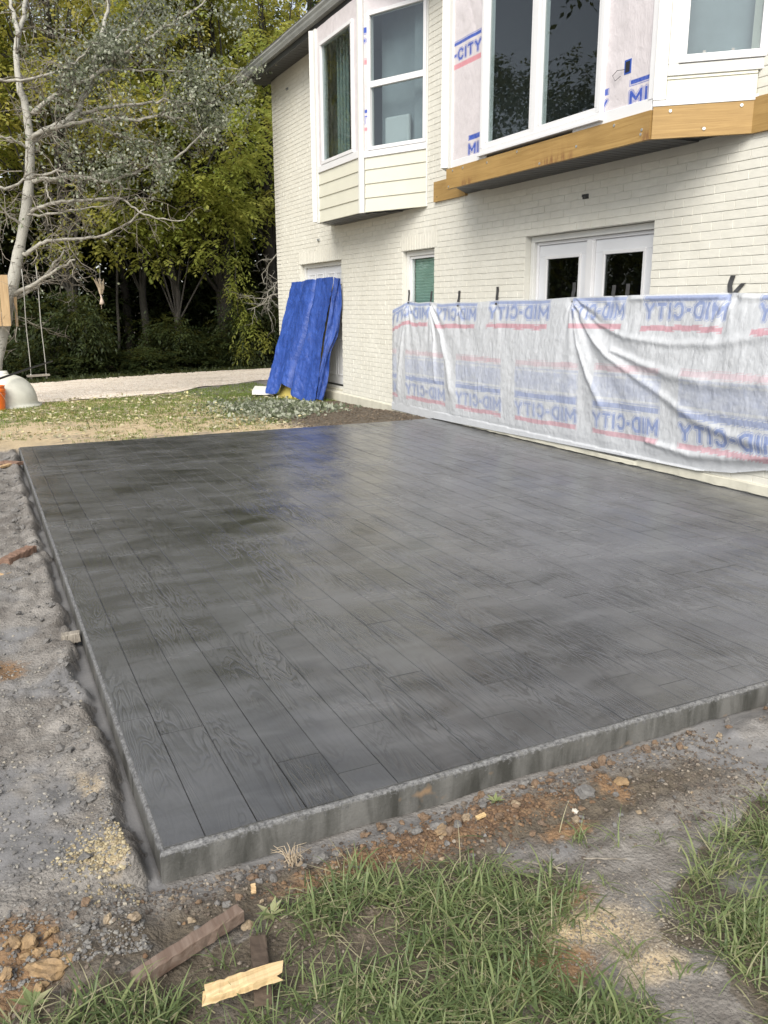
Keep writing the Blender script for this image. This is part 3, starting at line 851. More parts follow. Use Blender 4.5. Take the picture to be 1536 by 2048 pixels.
# film around the windows, with print
wrap_panel('house_wrap', ff.frame(), 0.0, ff.len, 3.19, ZT, 0.0, [(-0.06 + ff.len - 0.20 - 0.0, -0.85, 4.55, 0.113)], bay1, seed=4, hole=(0.22, ff.len - 0.245, 3.36, 4.88))
wrap_panel('house_wrap', fs.frame(), 0.04, fs.len - 0.005, 3.19, ZT, 0.0, [(-0.62, 0.85, 4.42, 0.19), (-0.60, 0.85, 3.62, 0.113)], bay1, seed=6, hole=(0.16, 1.03, 3.33, 4.86))
# siding, four courses under each window
for f, u0, u1 in ((ff, 0.045, ff.len - 0.06), (fs, 0.075, fs.len - 0.01)):
    zz = [ZB, 2.745, 2.915, 3.085, 3.245]
    for a, b in zip(zz[:-1], zz[1:]):
        lap_board(f, bay1, u0, u1, a, b + 0.02 if b < 3.2 else b, 0.006, 0.020)
# corner posts and trims
fs.one('corner_post', TRIM, bay1, -0.012, 0.065, ZB - 0.006, ZT, -0.02, 0.030)
ff.one('corner_post', TRIM, bay1, -0.016, 0.04, ZB - 0.006, ZT, -0.02, 0.028)
ff.one('corner_post', TRIM, bay1, ff.len - 0.075, ff.len + 0.005, ZB - 0.006, ZT, -0.02, 0.028)
# front facet window: one large dark pane
ff.one('sill_trim', WHITE, bay1, 0.045, ff.len - 0.08, 3.247, 3.335, -0.01, 0.026)
wf = ff.ring('window_frame', WHITE, bay1, 0.195, ff.len - 0.22, 3.337, 4.90, -0.05, 0.032, 0.045)
ff.pane(bay1, 0.238, ff.len - 0.263, 3.38, 4.857, 0.004)
# side facet window: double hung
fs.one('sill_trim', WHITE, bay1, 0.068, fs.len - 0.012, 3.230, 3.305, -0.01, 0.026)
fs.ring('window_frame', WHITE, bay1, 0.135, 1.052, 3.307, 4.885, -0.05, 0.032, 0.045)
fs.one('meeting_rail', WHITE, bay1, 0.180, 1.007, 4.035, 4.105, -0.03, 0.024)
fs.pane(bay1, 0.178, 1.009, 4.10, 4.842, 0.006, GLASSR); fs.pane(bay1, 0.178, 1.009, 3.35, 4.04, -0.012, GLASSR)
fs.one('jamb_strip', TRIM, bay1, fs.len - 0.018, fs.len + 0.005, ZB, ZT, -0.02, 0.015)
cur = MB()
for k in range(8):
    ff.box(cur, 0.85 + k * 0.055, 0.85 + k * 0.055 + 0.04, 3.25, 4.95, -0.22 - 0.02 * (k % 2), -0.20 - 0.02 * (k % 2))
cur.build('curtain_backing', CURTAIN, bay1)
pane_panels = MB()
fs.box(pane_panels, 0.08, 0.66, 3.22, 4.95, -0.34, -0.33); fs.box(pane_panels, 0.70, 1.02, 3.22, 4.95, -0.22, -0.21)
pane_panels.build('curtain_backing', SHEER, bay1)  # added pale panels standing in for the brighter room behind the pane
csh = MB(); fs.box(csh, 0.22, 0.62, 3.30, 3.72, -0.27, -0.20); bevel(csh.build('pillow', SHEERW, bay1), 0.03, 3)

# ---- near bay (right in the photo): timber ledger, wrap, two-sash window -------
bay2 = hpart(link('bay_window', None)); bay2['label'] = 'near bay window wrapped in printed film above a timber ledger'
B2, C2, D2, A2 = (4.372, 6.035), (4.372, 3.10), (WX, 2.625), (WX, 6.57)
gf, gs, gl_ = Facet(B2, C2), Facet(C2, D2), Facet(A2, B2)
cs = MB()
gf.box(cs, 0.0, 0.62, 2.79, ZT, -0.10, -0.012); gf.box(cs, 2.33, gf.len, 2.79, ZT, -0.10, -0.012); gf.box(cs, 0.62, 2.33, 4.93, ZT, -0.10, -0.012)
gs.box(cs, 0.0, 0.16, 2.79, ZT, -0.10, -0.012); gs.box(cs, 0.16, 0.70, 2.79, 3.08, -0.10, -0.012); gs.box(cs, 0.16, 0.70, 4.93, ZT, -0.10, -0.012); gl_.box(cs, 0.0, gl_.len, 2.79, ZT, -0.10, -0.012)
cs.build('sheathing', TRIM, bay2)
MB().prism([(WX + 0.02, 6.55), (4.385, 6.02), (4.385, 3.115), (WX + 0.02, 2.65)], 2.615, 2.64).build('bay_underside', DARK, bay2)
for k in range(30):                                     # soffit panels seen from below
    y0 = 3.13 + k * 0.0975
    MB().box(4.40, WX - 0.004, y0, y0 + 0.088, 2.603, 2.617).build('soffit_panel', SOFFIT, bay2)
def ledger(f, u0, u1, z0, z1, o0, o1, rev=1):
    """timber board with enough vertices along its lower edge to carry stains"""
    us = np.linspace(u0, u1, max(3, int((u1 - u0) / 0.02))); V = []; st = []
    for u in us:
        s_ = 0.9 * sstep(0.5, 0.62, fbm(np.array([u]), np.array([1.0]), 2.2, 3, 12)[0]) if f is gf else 0
        for zz, oo, q in ((z0, o0, 0), (z0, o1, s_), (z0 + 0.035, o1, s_), (z0 + 0.07, o1, s_ * 0.2), (z1, o1, 0), (z1, o0, 0)):
            V.append(f.P(u, oo, zz)); st.append(q)
    n = len(us); F = grid_faces(n, 6).tolist()
    F = F + [(i * 6 + 5, (i + 1) * 6 + 5, (i + 1) * 6, i * 6) for i in range(n - 1)]
    V = np.array(V); q = F[1]
    if np.dot(np.cross(V[q[1]] - V[q[0]], V[q[2]] - V[q[1]]), f.n) < 0: F = [f_[::-1] for f_ in F]
    F += [(0, 1, 2, 3), (0, 3, 4, 5), tuple((n - 1) * 6 + i for i in (3, 2, 1, 0)), tuple((n - 1) * 6 + i for i in (5, 4, 3, 0))]
    return link('ledger_board', npmesh('ledger_board', V, np.array(F), {'stain': np.array(st)}, LEDGER), parent=bay2)
ledger(gf, -0.03, gf.len + 0.004, 2.578, 2.775, -0.012, 0.027)
ledger(gs, 0.0, gs.len - 0.01, 2.576, 2.792, -0.012, 0.025)
lw = Facet((WX, 2.62), (WX, 1.4)); ledger(lw, 0.0, 1.2, 2.574, 2.812, -0.008, 0.030)
lw2 = Facet((WX, 7.236), (WX, 6.50)); ledger(lw2, 0.0, 0.72, 2.596, 2.822, -0.008, 0.034)
scr = MB()
scm = MB().tube([(0, 0, 0), (0.006, 0, 0)], 0.011, 8).mesh('screw', SCREW)
for f, u, z in ((gf, 0.10, 2.745), (gf, 0.3, 2.745), (gf, 1.25, 2.75), (gf, 2.10, 2.66), (gf, 2.55, 2.74), (gf, 0.02, 2.60), (gf, 2.86, 2.655), (gf, 1.6, 2.60), (gs, 0.12, 2.758), (gs, 0.36, 2.625), (gs, 0.60, 2.765), (gf, 0.75, 2.73), (gf, 2.85, 2.625)):
    o = link('screw', scm, parent=bay2); o.location = f.P(u, 0.025, z); o.rotation_euler = (0, 0, math.atan2(f.n[1], f.n[0]))
# film with print
wrap_panel('house_wrap', gf.frame(), 0.02, 0.64, 2.80, ZT, 0.0, [(-0.30, 0.86, 3.765, 0.113), (0.352, 0.86, 2.850, 0.113), (0.352, 0.86, 4.70, 0.113)], bay2, res=0.006, wr=0.005, seed=10)
wrap_panel('house_wrap', gf.frame(), 2.32, gf.len - 0.005, 2.80, ZT, 0.0, [(1.55, 0.88, 2.845, 0.113), (2.665, 0.86, 2.852, 0.113)], bay2, res=0.006, wr=0.006, seed=14)
gf.one('flashing_strip', WHITE, bay2, 0.0, 0.70, 2.777, 2.845, -0.01, 0.014, bev=0.002)
gf.one('flashing_strip', WHITE, bay2, 2.02, gf.len - 0.004, 2.770, 2.862, -0.01, 0.014, bev=0.002)
gs.one('flashing_strip', WHITE, bay2, -0.004, 0.705, 2.794, 2.832, -0.01, 0.030, bev=0.002)
gf.one('corner_post', TRIM, bay2, -0.012, 0.055, 2.776, ZT, -0.02, 0.022)
gf.one('corner_post', WHITE, bay2, gf.len - 0.045, gf.len + 0.01, 2.85, ZT, -0.02, 0.018)
gs.one('corner_post', TRIM, bay2, -0.008, 0.082, 2.834, ZT, -0.02, 0.032)
# two-sash window
gf.ring('window_frame', WHITE, bay2, 0.625, 2.385, 2.822, 4.95, -0.06, 0.040, 0.045)
gf.one('window_sill', WHITE, bay2, 0.60, 2.405, 2.800, 2.826, -0.06, 0.052)
gf.one('mullion', WHITE, bay2, 1.452, 1.520, 2.86, 4.91, -0.05, 0.034)
for u0, u1 in ((0.672, 1.450), (1.522, 2.338)):
    gf.ring('window_sash', WHITE, bay2, u0, u1, 2.868, 4.903, -0.05, 0.022, 0.046)
    gf.pane(bay2, u0 + 0.044, u1 - 0.044, 2.91, 4.86, 0.002)
MB().box(4.44, 4.46, 3.72, 5.40, 2.72, 2.80).build('gap_shadow_board', DARK, bay2).name = 'gap_shade_board'  # dark board standing in for the shade in the gap below the window
# side facet: casing, window, one siding board
gs.ring('window_casing', TRIM, bay2, 0.083, 0.800, 2.992, 5.0, -0.01, 0.024, 0.075)
gs.ring('window_frame', WHITE, bay2, 0.152, 0.735, 3.070, 4.93, -0.05, 0.036, 0.052)
gs.pane(bay2, 0.202, 0.685, 3.118, 4.88, 0.010, GLASSR)
blb = MB(); gs.box(blb, 0.17, 0.72, 3.05, 4.95, -0.20, -0.19); blb.build('sky_reflection_panel', SHEER, bay2)  # added grey panel standing in for the cloud reflection on this pane
lap_board(gs, bay2, 0.083, gs.len - 0.008, 2.834, 2.975, 0.008, 0.020)
lap_board(gs, bay2, 0.083, gs.len - 0.008, 2.970, 2.992, 0.012, 0.017)
for u in (0.31, 0.50):
    gs.one('sash_latch', GUTTER, bay2, u, u + 0.02, 3.118, 3.142, 0.010, 0.022, bev=0.001)
# cut-out in the film with a blue electrical box
bx = Facet(B2, C2)
ob = MB(); bx.box(ob, 2.60, 2.672, 3.085, 3.185, -0.05, 0.004); ob.build('outlet_box', NT('blue_plastic', 0.4, (0.02, 0.07, 0.34)).m, bay2)
ob = MB(); bx.box(ob, 2.612, 2.660, 3.097, 3.173, 0.0, 0.0055); ob.build('outlet_hollow_shade', NT('outlet_dark', 0.8, (0.01, 0.01, 0.015)).m, bay2)  # dark plate painting in the shade inside the open box
wr_ = MB().tube([gf.P(2.61, 0.012, 3.12), gf.P(2.55, 0.03, 3.125), gf.P(2.50, 0.028, 3.10), gf.P(2.52, 0.02, 3.06), gf.P(2.58, 0.02, 3.08)], 0.0025, 5).build('loose_wire', TAPE, bay2)

# ---- entry double door behind the tarp ---------------------------------------
fw = Facet((WX, 0.0), (WX, 10.0))          # plane of the wall; s equals Y
def wallbox(name, mat, parent, y0, y1, z0, z1, o0, o1, bev=0.003): return fw.one(name, mat, parent, y0, y1, z0, z1, o0, o1, bev=bev)
d1 = hpart(link('entry_door', None)); d1['label'] = 'white double entry door behind the blue tarp'
fw.ring('door_frame', TRIM, d1, 10.168, 11.956, 0.075, 2.08, -0.16, -0.075, 0.06)
wallbox('threshold', PARGE, d1, 10.168, 11.956, 0.072, 0.10, -0.16, -0.03)
wallbox('sill_shadow_gap', DARK, d1, 10.23, 11.90, 0.135, 0.165, -0.12, -0.095).name = 'sill_shade_strip'  # dark strip standing in for the shadow gap under the door leaves
for y0, y1 in ((10.23, 11.06), (11.068, 11.895)):
    lf_ = wallbox('door_leaf', DOORW, d1, y0, y1, 0.165, 2.02, -0.16, -0.11)
    for a, b in ((y0 + 0.10, y0 + 0.385), (y0 + 0.445, y0 + 0.73)):
        for c, d in ((0.30, 0.88), (1.02, 1.62), (1.72, 1.92)):
            fw.ring('door_panel', DOORW, d1, a, b, c, d, -0.112, -0.103, 0.022)
# ---- small window with the green blind ---------------------------------------
w1 = hpart(link('window', None)); w1['label'] = 'small window with a closed green slatted blind'
fw.ring('window_frame', TRIM, w1, 7.266, 8.108, 0.96, 2.08, -0.14, -0.062, 0.062)
fw.ring('window_sash', WHITE, w1, 7.33, 8.044, 1.02, 2.018, -0.13, -0.08, 0.035)
fw.pane(w1, 7.362, 8.012, 1.05, 1.985, -0.10, GLASSC)
sl = MB(); fw.box(sl, 7.35, 8.02, -0.019, 0.019, -0.004, 0.004)
slm = sl.mesh('blind_slat', BLIND)
for k in range(26):
    o = link('blind_slat', slm, parent=w1); o.location = (0.165 , 0, 1.06 + k * 0.036)
    o.rotation_euler = (0, 0, 0); o.delta_rotation_euler = (0, 0, 0)
    R_ = Matrix.Translation((WX + 0.15, 0, 1.06 + k * 0.036)) @ Matrix.Rotation(math.radians(-28), 4, 'Y') @ Matrix.Translation((-WX, 0, 0))
    o.matrix_local = R_
# ---- french doors above the sheet --------------------------------------------
d2 = hpart(link('french_door', None)); d2['label'] = 'white french doors with dark glass above the plastic sheet'
fw.ring('door_frame', TRIM, d2, 3.555, 5.366, 0.03, 2.067, -0.17, -0.07, 0.055)
fw.ring('door_stop', WHITE, d2, 3.612, 5.309, 0.09, 2.01, -0.17, -0.105, 0.030)
wallbox('mullion', WHITE, d2, 4.415, 4.506, 0.12, 1.98, -0.16, -0.085)
for y0, y1 in ((3.644, 4.412), (4.509, 5.277)):
    fw.ring('door_leaf', DOORW, d2, y0, y1, 0.12, 1.978, -0.165, -0.122, 0.112)
    fw.ring('glazing_bead', WHITE, d2, y0 + 0.105, y1 - 0.105, 0.225, 1.873, -0.16, -0.112, 0.032)
    fw.pane(d2, y0 + 0.134, y1 - 0.134, 0.254, 1.844, -0.126, GLASSD)
fw.one('backing', NT('dark_room', 0.9, (0.012, 0.013, 0.013)).m, d2, 3.65, 5.27, 0.1, 2.0, -0.40, -0.38, bev=0).name = 'room_shade_sheet'  # near-black sheet painting in the unlit room behind the glass

# small fixtures left in the brick; near one: dark plates standing in for a hole
for (y, zz, s) in ((12.322, 4.918, 0.05), (11.052, 2.428, 0.05), (4.445, 2.355, 0.05)):
    mb = MB().box(-0.012, 0.004, -s * 0.7, s * 0.7, -s * .4, s * .4).box(-0.03, -0.012, -s * 0.5, s * 0.1, -s * 0.25, s * .1).box(-0.028, -0.012, s * 0.2, s * 0.55, -s * 0.1, s * .35)
    o = hpart(mb.build('bracket_hole_mark', GUTTER if y > 5 else TAPE)); o.location = HOFF + Vector((WX, y, zz))
# ------------------------------------------------------------------ plastic sheet taped over the wall
SH_Y0, SH_Y1 = 1.35, 8.345
TP = [(7.904, 1.44), (7.31, 1.41), (6.65, 1.40), (5.841, 1.42), (4.541, 1.44), (3.972, 1.48), (3.794, 1.487), (2.676, 1.48), (2.61, 1.46)]
def sheet_top(y): return np.interp(y, [1.3, 2.4, 2.67, 3.55, 4.54, 5.0, 5.84, 6.2, 6.65, 7.0, 7.31, 7.6, 7.9, 8.1, 8.35], [1.47, 1.468, 1.478, 1.474, 1.466, 1.448, 1.448, 1.428, 1.432, 1.418, 1.44, 1.43, 1.455, 1.40, 1.345])
def sheet_bot(y): return np.interp(y, [1.3, 2.197, 2.49, 2.84, 3.55, 5.72, 7.2, 7.26, 8.35], [0.26, 0.203, 0.132, 0.092, 0.08, 0.034, 0.008, -0.006, 0.0])
ns, nt = 900, 184
S_, T_ = np.meshgrid(np.linspace(SH_Y0, SH_Y1, ns), np.linspace(0, 1, nt), indexing='ij')
sy = S_.ravel(); st = T_.ravel()
zt, zb = sheet_top(sy), sheet_bot(sy)
sz = zb + (zt - zb) * st
h = 0.034 + 0.035 * np.sin(np.pi * np.clip(1 - st, 0, 1)) * (0.5 + fbm(sy, sz, 0.8, 3, 3))
h = h + 0.07 * np.exp(-((sy - 2.2) / 0.8) ** 2) * np.sin(np.pi * (1 - st) ** 0.8) * 0.7
for ty, tz, amp, k, lean, reach in ((7.904, 1.45, .012, 16, 0.0, .8), (7.31, 1.43, .016, 15, -.5, 1.0), (6.65, 1.43, .008, 13, -.4, .6), (5.841, 1.45, .006, 11, -.2, .5), (4.541, 1.465, .022, 17, -.75, 1.3), (2.67, 1.475, .012, 11, .4, .7)):
    dy = sy - ty; dz = np.maximum(tz - sz, 0) + 0.02
    r = np.hypot(dy, dz); a = np.arctan2(dy, dz)
    h = h + amp * np.cos(k * (a - lean) + 2 * fbm(sy, sz, 1.5, 2, int(ty * 10))) * np.exp(-r / reach) * np.minimum(1, r / 0.12) * np.exp(-((a - lean) / 0.75) ** 2)
def ridge(pts, ht, wd, fall=0.35):
    d, t = poly_dist(sy, sz, pts)
    return ht * np.exp(-(d / (wd * (0.45 + 0.8 * t))) ** 2) * np.clip(1.15 - fall * t, 0, 1)
h = h + ridge([(4.54, 1.44), (4.25, 1.15), (3.95, .95), (3.55, .78), (3.15, .62), (2.85, .50), (2.5, .42), (1.9, .36)], 0.020, 0.042, 0.2)
h = h + ridge([(4.54, 1.43), (4.38, 1.05), (4.2, .75), (4.0, .5)], 0.020, 0.030) + ridge([(4.53, 1.44), (4.1, 1.22), (3.75, 1.12), (3.2, 1.08), (2.7, 1.10), (2.1, 1.2), (1.5, 1.3)], 0.014, 0.035, 0.1)
h = h + ridge([(3.9, 1.0), (3.5, .9), (3.2, .84), (2.7, .80), (2.2, .84)], 0.022, 0.05) + ridge([(7.3, 1.42), (6.98, 1.05), (6.8, .7), (6.72, .4)], 0.018, 0.04) + ridge([(7.3, 1.42), (7.15, 1.0), (7.1, .5)], 0.018, 0.03) + ridge([(7.9, 1.43), (8.0, .9), (8.12, .3)], 0.018, 0.04)
h = h + ridge([(3.4, .25), (2.9, .21), (2.4, .26), (1.8, .33)], 0.022, 0.05)
h = h + 0.016 * (fbm(sy * 2.2, sz * 0.8 + sy * 0.5, 3.0, 4, 31) - 0.5) + 0.007 * np.abs(fbm(sy * 1.5, sz + sy * 0.6, 9, 3, 33) - 0.5) * 2 + 0.004 * (fbm(sy, sz, 26, 3, 37) - 0.5)
edge = np.minimum.reduce([(SH_Y1 - sy) / 0.10, st * 1.4 / 0.10, (1 - st) * 1.4 / 0.06, np.ones_like(st)])
roll = np.exp(-((zt - sz - 0.028) / 0.022) ** 2) * 0.022 * sstep(4.0, 3.6, sy)
h = 0.030 + (h - 0.030) * np.clip(edge, 0.12, 1) + roll
for ty, tz in TP:
    d = np.hypot(sy - ty, sz - tz + 0.02); h = np.where(d < 0.08, 0.012 + (h - 0.012) * (d / 0.08) ** 0.7, h)
h = np.maximum(h, 0.008)
h = np.where(sz < 0.10, np.maximum(h, 0.046), h)
# the print, seen from the back of the film: mirrored words between a blue and a red bar
blue = np.zeros(sy.shape); red = np.zeros(sy.shape)
zd = zt - sz
blk1 = [(8.40, 7.31), (7.125, 6.20), (5.95, 4.855), (4.53, 3.79), (3.555, 2.65), (2.37, 1.45)]
blk3 = [(8.60, 8.15), (7.90, 6.86), (6.60, 5.63), (5.375, 4.35), (4.12, 3.27), (3.04, 2.02), (1.8, 0.9)]
for yl, yr in blk1:
    wob = 0.010 * (fbm(sy, sz, 3, 2, 71) - 0.5) * 2
    m = (sy < yl + 0.05) & (sy > yr - 0.05)
    u = (sy - yr) / (yl - yr)
    t_ = np.zeros(sy.shape); t_[m] = text_mask(u[m], (0.205 + wob[m] - zd[m]) / 0.15)
    blue = np.maximum(blue, t_ * 0.80); blue = np.maximum(blue, 0.72 * bar(u, (0.054 - zd) / 0.052)); red = np.maximum(red, 0.85 * bar(u - 0.02, (0.298 + wob - zd) / 0.055))
zoff = np.interp(sy, [1.5, 3.28, 4.12, 5.37, 6.57, 8.3], [0.075, 0.052, 0.034, 0.008, 0.0, -0.004])
q = sz - zoff
for yl, yr in blk3:
    m = (sy < yl + 0.05) & (sy > yr - 0.05)
    u = (sy - yr) / (yl - yr)
    t_ = np.zeros(sy.shape); t_[m] = text_mask(u[m], (q[m] - 0.252) / 0.155)
    fd = 0.62 + 0.25 * sstep(5, 3, sy)
    blue = np.maximum(blue, t_ * fd); blue = np.maximum(blue, 0.62 * bar(u, (q - 0.437) / 0.070)); red = np.maximum(red, 0.72 * bar(u, (q - 0.190) / 0.055))
    red = np.maximum(red, 0.36 * bar(u, (q - 0.770) / 0.068) * (0.5 + fbm(sy, sz, 8, 3, 81)))
    t2 = np.zeros(sy.shape); t2[m] = text_mask(1 - u[m], (0.735 - q[m]) / 0.15)
    blue = np.maximum(blue, 0.26 * bar(u, (q - 0.50) / 0.26) * (0.4 + 1.1 * fbm(sy * 0.5, sz, 22, 3, 83))); blue = np.maximum(blue, 0.30 * t2 * (0.4 + fbm(sy, sz, 12, 3, 84)))
blue = np.clip(blue, 0, 1); red = np.clip(red, 0, 1) * (blue < 0.5)
sme = npmesh('plastic_sheet', np.stack([WX - h, sy, sz], 1), grid_faces(ns, nt)[:, ::-1], {'blue': blue, 'red': red}, SHEETM)
sheet = tag(link('plastic_sheet', sme, smooth=True), 'white translucent plastic sheet with mirrored blue lettering taped along the brick wall', 'plastic sheet')

tape_specs = [((7.906, 1.592), (7.904, 1.425), 'black tape strip at the far jamb of the green-blind window'), ((7.302, 1.568), (7.322, 1.395), 'black tape strip at the near jamb of the green-blind window'),
    ((6.637, 1.562), (6.659, 1.385), 'black tape strip on bare brick, next after the green-blind window'), ((5.841, 1.589), (5.841, 1.40), 'black tape strip on brick just before the french doors'),
    ((4.540, 1.60), (4.542, 1.42), 'black tape strip in front of the far french door at the gathered folds'), ((3.971, 1.563), (3.973, 1.47), 'further short grey tape strip on the dark glass of the french door'),
    ((3.793, 1.57), (3.795, 1.475), 'nearer short grey tape strip on the dark glass of the french door'), ((2.678, 1.602), (2.676, 1.478), 'straight upright black tape strip on brick beside a curled one'),
    ((2.575, 1.545), (2.650, 1.438), 'curled black tape strip on brick beyond the straight one')]
for (ya, za), (yb, zb_), lab in tape_specs:
    n = 9; V = []; wd = 0.046
    for i in range(n):
        t = i / (n - 1); y = ya + (yb - ya) * t + (0.02 * math.sin(t * 3.1) if 'curled' in lab else 0.002 * math.sin(t * 5 + ya)); zz = za + (zb_ - za) * t
        off = 0.006 + 0.022 * max(0.0, t - 0.35) + 0.003 * math.sin(t * 6 + ya * 3) ** 2
        if 'glass' in lab: off = 0.02
        for sx in (0, 0.0015):
            V += [(WX - off - sx, y + wd / 2, zz), (WX - off - sx, y - wd / 2, zz)]
    F = []
    for i in range(n - 1):
        a, b = i * 4, (i + 1) * 4
        F += [(a, a + 1, b + 1, b), (a + 3, a + 2, b + 2, b + 3), (a + 1, a + 3, b + 3, b + 1), (a + 2, a, b, b + 2)]
    F += [(0, 2, 3, 1), (b, b + 1, b + 3, b + 2)]
    tp = MB().add(V, F).build('tape_strip', TAPE)
    tag(tp, lab, 'tape', 'tape strips holding the plastic sheet')
tp = MB().box(WX - 0.020, WX - 0.004, 8.29, 8.375, 0.845, 0.878).build('tape_strip', TAPE); bevel(tp, 0.002)
tag(tp, 'small flat piece of black tape on the far side edge of the sheet', 'tape', 'tape strips holding the plastic sheet')

# ------------------------------------------------------------------ tarp over boards leaning on the door
TL, TR, BL_, BR_ = (np.array(q) for q in ((4.80, 11.97, 1.775), (4.80, 10.17, 1.81), (4.16, 11.70, -0.07), (4.53, 10.40, -0.085)))
def tarp_pt(s, t):
    a = TL[None] * (1 - s[:, None]) + TR[None] * s[:, None]; b = BL_[None] * (1 - s[:, None]) + BR_[None] * s[:, None]
    return a * (1 - t[:, None]) + b * t[:, None]
nrm_t = np.cross(TR - TL, BL_ - TL); nrm_t = -nrm_t / np.linalg.norm(nrm_t)
if nrm_t[0] > 0: nrm_t = -nrm_t
nu, nv = 130, 190
U_, V_ = np.meshgrid(np.linspace(-0.02, 1.0, nu), np.linspace(0, 1, nv), indexing='ij'); su = U_.ravel(); sv = V_.ravel()
hem = np.interp(su, [-.02, .12, .25, .38, .50, .62, .8, .92, 1.0], [1.0, .995, .97, .90, .925, .99, 1.02, 1.025, 1.0])
P = tarp_pt(su, sv * hem)
crease = 0.60 - 0.10 * sv + 0.04 * np.sin(sv * 4) + 0.05 * sstep(.75, 1, sv)
d = su - crease
hh = 0.05 + 0.060 * np.exp(-((d + 0.13) / 0.11) ** 2) * (0.35 + sv) - 0.035 * np.exp(-((d + 0.36) / 0.10) ** 2) * sv - 0.10 * np.exp(-(d / 0.028) ** 2) * (0.5 + 0.7 * sv) + 0.05 * np.exp(-((d - 0.10) / 0.07) ** 2) * (0.3 + sv)
hh = hh + 0.03 * sstep(0.75, 1.0, su) * np.sin(sv * 9 + 3 * su) * 0.5 + 0.007 * np.cos(su * 30 + 6 * fbm(su, sv, 2, 2, 5) + sv * 2) * sstep(0.1, 0.7, sv) * sstep(0.45, 0.9, su)
hh = hh + 0.045 * (fbm(su * 2, sv * 1.4, 2.4, 4, 44) - 0.5) + 0.026 * np.abs(fbm(su * 2.2, sv * 1.6, 7, 4, 45) - 0.5) * 2 + 0.010 * (fbm(su, sv, 24, 3, 46) - 0.5) + 0.03 * sstep(0.8, 1.0, sv) * (fbm(su, sv, 9, 3, 49) - 0.3)
P = P + nrm_t[None] * hh[:, None]
P[:, 0] = np.minimum(P[:, 0], WX - 0.03 + 0.1 * 0)
TARPM = None
def m_tarp():
    k = NT('blue_tarpaulin', 0.42)
    w = k.coord('World')
    n = k.noise(w, 5, 5, 0.65, 0.6)
    c = k.mix(k.rng(n, 0.3, 0.7, 0, 1), (0.014, 0.042, 0.20), (0.028, 0.076, 0.32))
    c = k.mix(k.rng(k.noise(w, 3.2, 4, 0.7), 0.63, 0.75, 0, 0.4), c, (0.10, 0.13, 0.30))
    wave = k.noise(k.coord('World', (1, 1, 6)), 60, 2, 0.5)
    return k.out(c, k.rng(n, 0.3, 0.7, 0.34, 0.52), k.bump(k.math('ADD', k.noise(w, 26, 5, 0.7, 0.8), k.math('MULTIPLY', wave, 0.25)), 0.6, 0.016))
TARPM = m_tarp()
tarp = tag(link('tarp', npmesh('tarp', P, grid_faces(nu, nv), None, TARPM), smooth=True), 'bright blue tarpaulin draped over boards leaning against the entry door', 'tarp')
# hanging side flap
nu2, nv2 = 26, 90
U_, V_ = np.meshgrid(np.linspace(0, 1, nu2), np.linspace(0, 0.98, nv2), indexing='ij'); a_ = U_.ravel(); b_ = V_.ravel()
E0 = tarp_pt(np.ones_like(b_), b_) + nrm_t[None] * 0.03
E1 = np.stack([np.full_like(b_, WX - 0.035), 10.10 + 0.12 * b_, 1.80 - b_ * 1.72], 1)
E1 = E0 + (E1 - E0) * (0.22 + 0.78 * (1 - sstep(0.42, 0.72, b_)))[:, None]
E1 = np.where((b_ > 0.5)[:, None], E0 * sstep(0.5, 0.75, b_)[:, None] + E1 * (1 - sstep(0.5, 0.75, b_))[:, None] - nrm_t[None] * (0.14 * sstep(0.5, 0.75, b_))[:, None], E1)
FP = E0 * (1 - a_[:, None]) + E1 * a_[:, None]
FP[:, 1] += 0.035 * np.sin(a_ * 9 + b_ * 11) * a_ + 0.05 * (fbm(a_ * 2, b_ * 3, 4, 4, 21) - 0.5)
FP[:, 2] += 0.03 * (fbm(a_, b_, 5, 3, 22) - 0.5)
link('tarp_flap', npmesh('tarp_flap', FP, grid_faces(nu2, nv2), None, TARPM), parent=tarp, smooth=True)

FOAM = m_paint('yellow_foam_board', (0.62, 0.50, 0.14), 0.8, 0.15, 8, 0.3, 60)
def leaning(name, label, off, th, s0, s1, matl, low=0.0):
    mb = MB(); c = []
    for t, o0 in ((1.0 + low, off), (0.02, off)):
        for s_, oo in ((s0, o0), (s1, o0), (s1, o0 - th), (s0, o0 - th)):
            p = tarp_pt(np.array([s_]), np.array([t]))[0] + nrm_t * oo; c.append(tuple(p))
    q = np.cross(np.array(c[1]) - c[0], np.array(c[3]) - c[0])
    if q[2] < 0: c = [c[1], c[0], c[3], c[2], c[5], c[4], c[7], c[6]]
    o = mb.hexa(c).build(name, matl); bevel(o, 0.004)
    return tag(o, label, 'board', 'boards leaning under the blue tarp')
leaning('foam_board', 'yellow foam board leaning upright under the tarp, its foot showing below the hem', -0.085, 0.045, 0.10, 0.965, FOAM, 0.03)
leaning('white_board', 'white edged sheet behind the yellow foam board under the tarp', -0.135, 0.015, 0.06, 0.93, TRIM, 0.035)
mb = MB().hexa([(3.95, 12.0, -0.09), (4.25, 11.75, -0.09), (4.42, 12.05, -0.09), (4.1, 12.3, -0.09), (3.95, 12.0, -0.02), (4.25, 11.75, -0.05), (4.42, 12.05, 0.02), (4.1, 12.3, 0.03)])
tag(mb.build('scrap_board', TRIM), 'white board scrap lying on the lawn beside the tarp', 'board')

